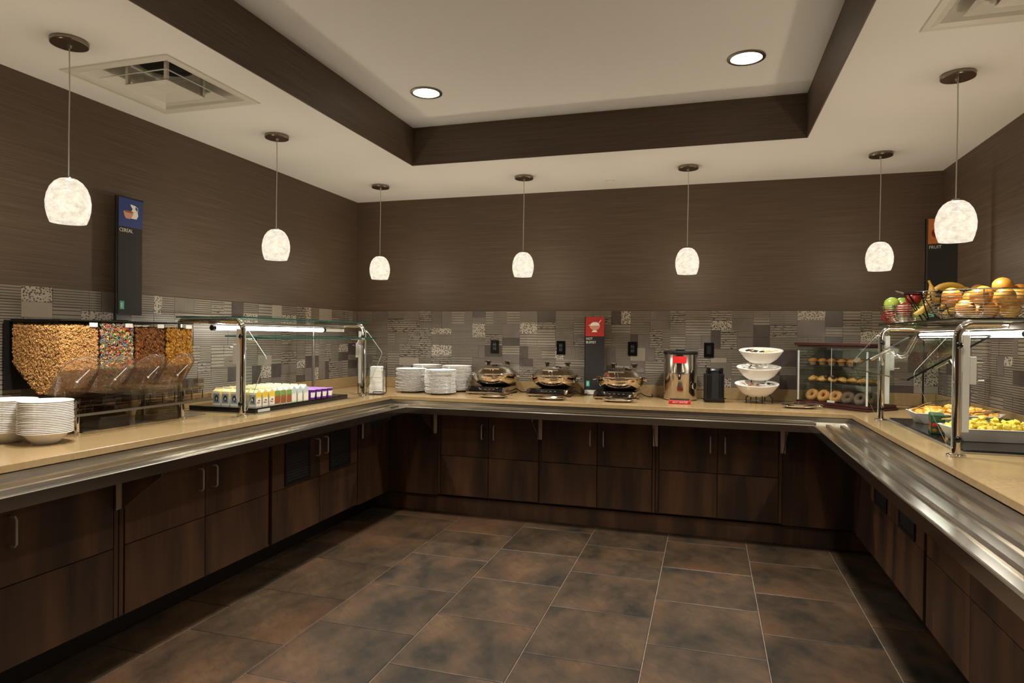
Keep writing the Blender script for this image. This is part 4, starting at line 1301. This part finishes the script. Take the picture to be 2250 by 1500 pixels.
# ------------------------------------------------------------------ right run: cold plate, fruit platters
cold_plate('black cold plate holding the two cut fruit platters', 4.224, 4.700, -2.225, -1.045, .014, 'cold_plate')
def platter(label, loc, rz):
    t = thing('fruit_platter', label, 'platter', loc, rz, 'white fruit platters')
    o_, i_ = [], []
    def ring(a, b, z):
        return [(-a-.022, 0, z+.010*(z > .03)), (-a+.02, -b, z), (a-.02, -b, z), (a+.022, 0, z+.010*(z > .03)), (a-.02, b, z), (-a+.02, b, z)]
    rs = [ring(.165, .070, 0), ring(.205, .105, .058), ring(.212, .110, .060), ring(.208, .106, .063), ring(.196, .096, .058), ring(.160, .066, .008)]
    vs = [p for r in rs for p in r]
    fs = [(i*6+j, i*6+(j+1) % 6, (i+1)*6+(j+1) % 6, (i+1)*6+j) for i in range(5) for j in range(6)]+[(5, 4, 3, 2, 1, 0), (30, 31, 32, 33, 34, 35)]
    MB().add(vs, fs).obj('dish', 'china', t, bevel=.002)
    return t
def chunkmesh(sz, mt, seed):
    r = random.Random(seed)
    vs = [(sx*sz*r.uniform(.8, 1.2), sy*sz*r.uniform(.7, 1.1), sz_*sz*r.uniform(.6, .95)) for sz_ in (-1, 1) for sx, sy in ((-1, -1), (1, -1), (1, 1), (-1, 1))]
    return MB().add(vs, [(3, 2, 1, 0), (4, 5, 6, 7), (0, 1, 5, 4), (1, 2, 6, 5), (2, 3, 7, 6), (3, 0, 4, 7)]).mesh('chunk', mt, bevel=.003)
def heap(name, meshes, loc, rz, n, label, cat, group, top=.05):
    c_, s_ = math.cos(rz), math.sin(rz)
    for k in range(n):
        u, v_ = random.uniform(-1, 1), random.uniform(-1, 1)
        x, y = u*.185, v_*.085*(1-.45*u*u)
        z = .020+(.034+top*(1-u*u*.8)*(1-v_*v_*.75))*math.sqrt(random.uniform(.05, 1.0))
        if z < .05:
            x, y = x*.82, y*.78
        o = link(name, random.choice(meshes), None, (loc[0]+x*c_-y*s_, loc[1]+x*s_+y*c_, loc[2]+z), (random.uniform(-.6, .6), random.uniform(-.6, .6), random.uniform(0, 3)))
        tag(o, label, cat, group)
P1, P2 = (4.490, -1.270, HT+.0145), (4.455, -1.880, HT+.0145)
R1, R2 = R_(-12), R_(4)
platter('white platter of orange melon chunks on the cold plate', P1, R1)
platter('white platter of yellow pineapple chunks nearest the camera', P2, R2)
mm = [chunkmesh(.0165, 'melon', 1), chunkmesh(.015, 'melon', 2), chunkmesh(.016, 'melon_pale', 3)]
heap('melon_chunk', mm, P1, R1, 170, 'orange melon chunk heaped on the rear white platter', 'melon', 'melon chunks on the platter', .045)
pm = []
for s_ in range(3):
    r = random.Random(s_+20)
    ar = [(.026*math.cos(R_(a)), .026*math.sin(R_(a))) for a in range(-38, 39, 19)]
    pm.append(MB().prism([(.002, 0)]+ar, 'z', -.007, .007).mesh('chunk', 'pineapple', bevel=.0015))
pm.append(chunkmesh(.014, 'pineapple', 9))
heap('pineapple_chunk', pm, P2, R2, 170, 'yellow pineapple chunk heaped on the front white platter', 'pineapple', 'pineapple chunks on the platter', .040)
def tongs2(label, loc, rot):
    g = thing('salad_tongs', label, 'tongs', loc, 0, 'tongs on the fruit platters')
    g.rotation_euler = rot
    for s in (-1, 1):
        pr = [(-.15, .002, .010), (-.10, .012, .018), (-.03, .014, .008), (.05, .012, .007), (.14, .001, .008)]
        vs = []
        for (u, dv, wd_) in pr:
            zc = s*.007*(1-abs(u)/.16)+(-.004 if u < -.08 else .004)
            for a, b in ((-1, -1), (1, -1), (1, 1), (-1, 1)):
                vs.append((u, s*dv*.3+a*wd_, zc+b*.0012))
        k = len(pr)
        MB().add(vs, [(a*4+j, a*4+(j+1) % 4, a*4+4+(j+1) % 4, a*4+4+j) for a in range(k-1) for j in range(4)]+[(0, 1, 2, 3), (16, 17, 18, 19)]).obj('tong_arm', 'chrome', g, smooth=True, ang=50)
tongs2('silver tongs lying over the rear end of the melon platter', (4.395, -1.185, HT+.115), (0, R_(-8), R_(28)))
tongs2('silver tongs lying over the pineapple platter', (4.405, -1.760, HT+.118), (0, R_(-6), R_(16)))
t = thing('printed_box', 'small dark green box printed with red and orange fruit between the platters', 'box', (4.288, -1.665, HT+.0145), R_(-12))
MB().box(-.030, .030, -.075, .075, 0, .095).obj('box_body', 'box_green', t, bevel=.002)
for i in range(4):
    for j in range(3):
        z, u = .018+j*.027, -.058+i*.038
        m_ = 'red_label' if (j == 1) else ('orange_skin' if j == 0 else 'leaf_green')
        MB().ball((-.0300, u, z), .0125, .05, 1, .9, 10, 6).obj('printed_fruit', m_, t, smooth=True)
        if i < 2:
            MB().ball((-.014+i*.028, -.0750, z), .0105, 1, .05, .9, 10, 6).obj('printed_fruit', m_, t, smooth=True)
mb = MB()
for k in range(14):
    a = k*2*math.pi/14
    mb.add([(.02*math.cos(a), .02*math.sin(a), .0), (.05*math.cos(a+.12), .05*math.sin(a+.12), .008), (.058*math.cos(a+.3), .058*math.sin(a+.3), .0), (.02*math.cos(a+.5), .02*math.sin(a+.5), .004)], [(0, 1, 2, 3)])
o = mb.obj('leaf_garnish', 'leaf_green', None, fix=False)
o.location = (4.52, -1.735, HT+.098)
tag(o, 'green leaf garnish tucked behind the pineapple', 'garnish')

# ------------------------------------------------------------------ fruit baskets on top of the right guard
ZG = 1.476
def wirebowl(label, loc, R, h, nr, nv):
    t = thing('wire_bowl', label, 'wire bowl', loc, 0, 'chrome wire fruit bowls')
    pr = lambda a: (R*(.40+.60*math.sin(a*math.pi/2)), h*(1-math.cos(a*math.pi/2)))
    for i in range(nr):
        r, z = pr((i+.3)/(nr-.7))
        MB().torus((0, 0, z+.003), r, .0021 if i < nr-1 else .0038, 44, 5).obj('wire_ring', 'chrome', t, smooth=True)
    for k in range(nv):
        a = 2*math.pi*k/nv+.25
        MB().tube([(pr(u/6)[0]*math.cos(a), pr(u/6)[0]*math.sin(a), pr(u/6)[1]+.003) for u in range(7)], .0026, 5).obj('wire_rib', 'chrome', t, smooth=True)
    return t
def fruit(name, mesh, loc, label, cat, group, rot=None):
    o = link(name, mesh, None, loc, rot or (random.uniform(-.5, .5), random.uniform(-.5, .5), random.uniform(0, 6)))
    return tag(o, label, cat, group)
def apple(mt):
    mb = MB().ball((0, 0, 0), .042, n=20, k=14, m=0, dimple=.30)
    mb.tube([(0, 0, .024), (.002, 0, .036), (.006, 0, .046)], .0016, 5, 1)
    return mb.mesh('apple', [mt, 'stem_brown'], smooth=True, ang=60)
gA, rA = apple('green_apple'), apple('red_apple')
orr = MB().ball((0, 0, 0), .0405, n=22, k=14, dimple=.03).mesh('orange', 'orange_skin', smooth=True)
grf = MB().ball((0, 0, 0), .043, 1, 1, .94, 22, 14, dimple=.03).mesh('grapefruit', 'grapefruit', smooth=True)
AB = Vector((4.288, -1.112, ZG))
wirebowl('chrome wire bowl of apples on the far end of the guard shelf', AB, .138, .100, 12, 5)
for dx, dy, dz, g, d in ((-.075, .01, .118, 1, 'at the far left of the wire bowl'), (.0, .085, .120, 1, 'behind in the apple bowl, on top'), (-.02, -.045, .085, 0, 'in the middle of the apple bowl, lying low'), (.062, -.03, .064, 1, 'low at the right of the apple bowl'),
                         (.035, .0, .150, 0, 'crowning the apple bowl beside the banana basket'), (-.085, .02, .045, 0, 'low at the left of the apple bowl'), (.085, .06, .11, 1, 'high at the right of the apple bowl')):
    fruit('green_apple' if g else 'red_apple', gA if g else rA, AB+Vector((dx, dy, dz)), ('green' if g else 'dark red')+' apple '+d, 'apple', 'apples in the wire bowl', (R_(random.uniform(-25, 25)), R_(random.uniform(-25, 25)), random.uniform(0, 6)))
BB = Vector((4.430, -1.400, ZG))
t = thing('banana_basket', 'black zigzag wire basket of bananas', 'wire basket', BB, R_(-17))
RB, rb, hb = .225, .130, .165
MB().torus((0, 0, hb), RB, .0045, 48, 6, sy=.70).obj('rim', 'black_wire', t, smooth=True)
MB().torus((0, 0, .005), rb, .0045, 40, 6, sy=.70).obj('base_ring', 'black_wire', t, smooth=True)
for i in range(5):
    y = -.07+i*.035
    xx = rb*math.sqrt(max(0, 1-(y/(rb*.7))**2))
    MB().tube([(-xx, y, .005), (xx, y, .005)], .0026, 5).obj('base_wire', 'black_wire', t, smooth=True)
for k in range(14):
    a, b = 2*math.pi*k/14, 2*math.pi*(k+.5)/14
    c_ = 2*math.pi*(k+1)/14
    for p, q in ((a, b), (c_, b)):
        MB().tube([(RB*math.cos(p), RB*.7*math.sin(p), hb), (rb*math.cos(q), rb*.7*math.sin(q), .005)], .0028, 5).obj('zigzag_wire', 'black_wire', t, smooth=True)
for s in (-1, 1):
    MB().tube([(s*RB*.99, -.03, hb), (s*(RB+.035), -.03, hb+.012), (s*(RB+.035), .03, hb+.012), (s*RB*.99, .03, hb)], .004, 6).obj('handle', 'chrome', t, smooth=True)
def banana():
    pts, rad = [], []
    for i in range(12):
        a = R_(-52+104*i/11)
        pts.append((.125*math.sin(a), 0, .125-.125*math.cos(a)))
        rad.append([.006, .011, .0155, .018, .019, .0195, .0195, .019, .0175, .013, .0065, .006][i])
    return MB().tube(pts, .02, 9, rad=rad).mesh('banana', ['banana'], smooth=True, ang=70)
bn = banana()
for dx, dy, dz, rot, d in ((-.11, -.02, .120, (R_(0), R_(-68), R_(10)), 'standing on end at the left'), (.0, .03, .205, (R_(180), R_(0), R_(8)), 'arching along the top'), (.02, -.01, .100, (R_(160), R_(10), R_(12)), 'slanting across the front'),
                           (.03, -.035, .070, (R_(170), R_(2), R_(4)), 'lying low in front'), (.06, -.02, .150, (R_(170), R_(-8), R_(-6)), 'under the topmost one'), (-.03, .04, .12, (R_(165), R_(14), R_(20)), 'behind the upright one'), (.09, .03, .09, (R_(175), R_(-15), R_(12)), 'at the right, low down')):
    fruit('banana', bn, BB+Vector((dx, dy, dz)), 'yellow banana %s in the black basket' % d, 'banana', 'bananas in the basket', rot)
for dx, dy, dz, d in ((.12, -.01, .165, 'rear yellow citrus fruit'), (.165, .03, .135, 'rightmost yellow citrus fruit'), (.07, .05, .16, 'hindmost yellow citrus fruit')):
    fruit('citrus', grf, BB+Vector((dx, dy, dz)), '%s in the black banana basket' % d, 'citrus fruit', 'citrus in the banana basket')
OBL = Vector((4.408, -1.845, ZG))
wirebowl('chrome wire bowl of oranges on the near end of the guard shelf', OBL, .232, .135, 14, 6)
on_ = [(-.135, -.05, .115, 0, 'at the left rim'), (-.045, -.125, .110, 0, 'at the front left, against the wires'), (.055, -.120, .108, 1, 'at the front right, against the wires'), (.135, -.055, .112, 1, 'at the right front rim'),
       (-.09, -.09, .055, 0, 'low at the front left'), (.0, -.105, .050, 0, 'low in the front middle'), (.09, -.085, .052, 1, 'low at the front right'), (-.10, .06, .115, 0, 'at the back left rim'),
       (.0, .10, .112, 0, 'at the back of the pile'), (.11, .06, .118, 0, 'at the back right'), (.005, -.02, .125, 0, 'in the centre of the pile'), (.09, .0, .165, 1, 'crowning the pile at the right'),
       (.0, .0, .048, 0, 'at the bottom of the pile'), (-.06, .0, .06, 1, 'low behind the front left'), (.165, .02, .135, 0, 'at the far right rim')]
for dx, dy, dz, g, d in on_:
    nm = 'pale grapefruit' if g else 'orange'
    fruit('grapefruit' if g else 'orange', grf if g else orr, OBL+Vector((dx, dy, dz)), '%s %s of the near chrome wire bowl' % (nm, d), 'grapefruit' if g else 'orange', 'citrus in the near wire bowl')
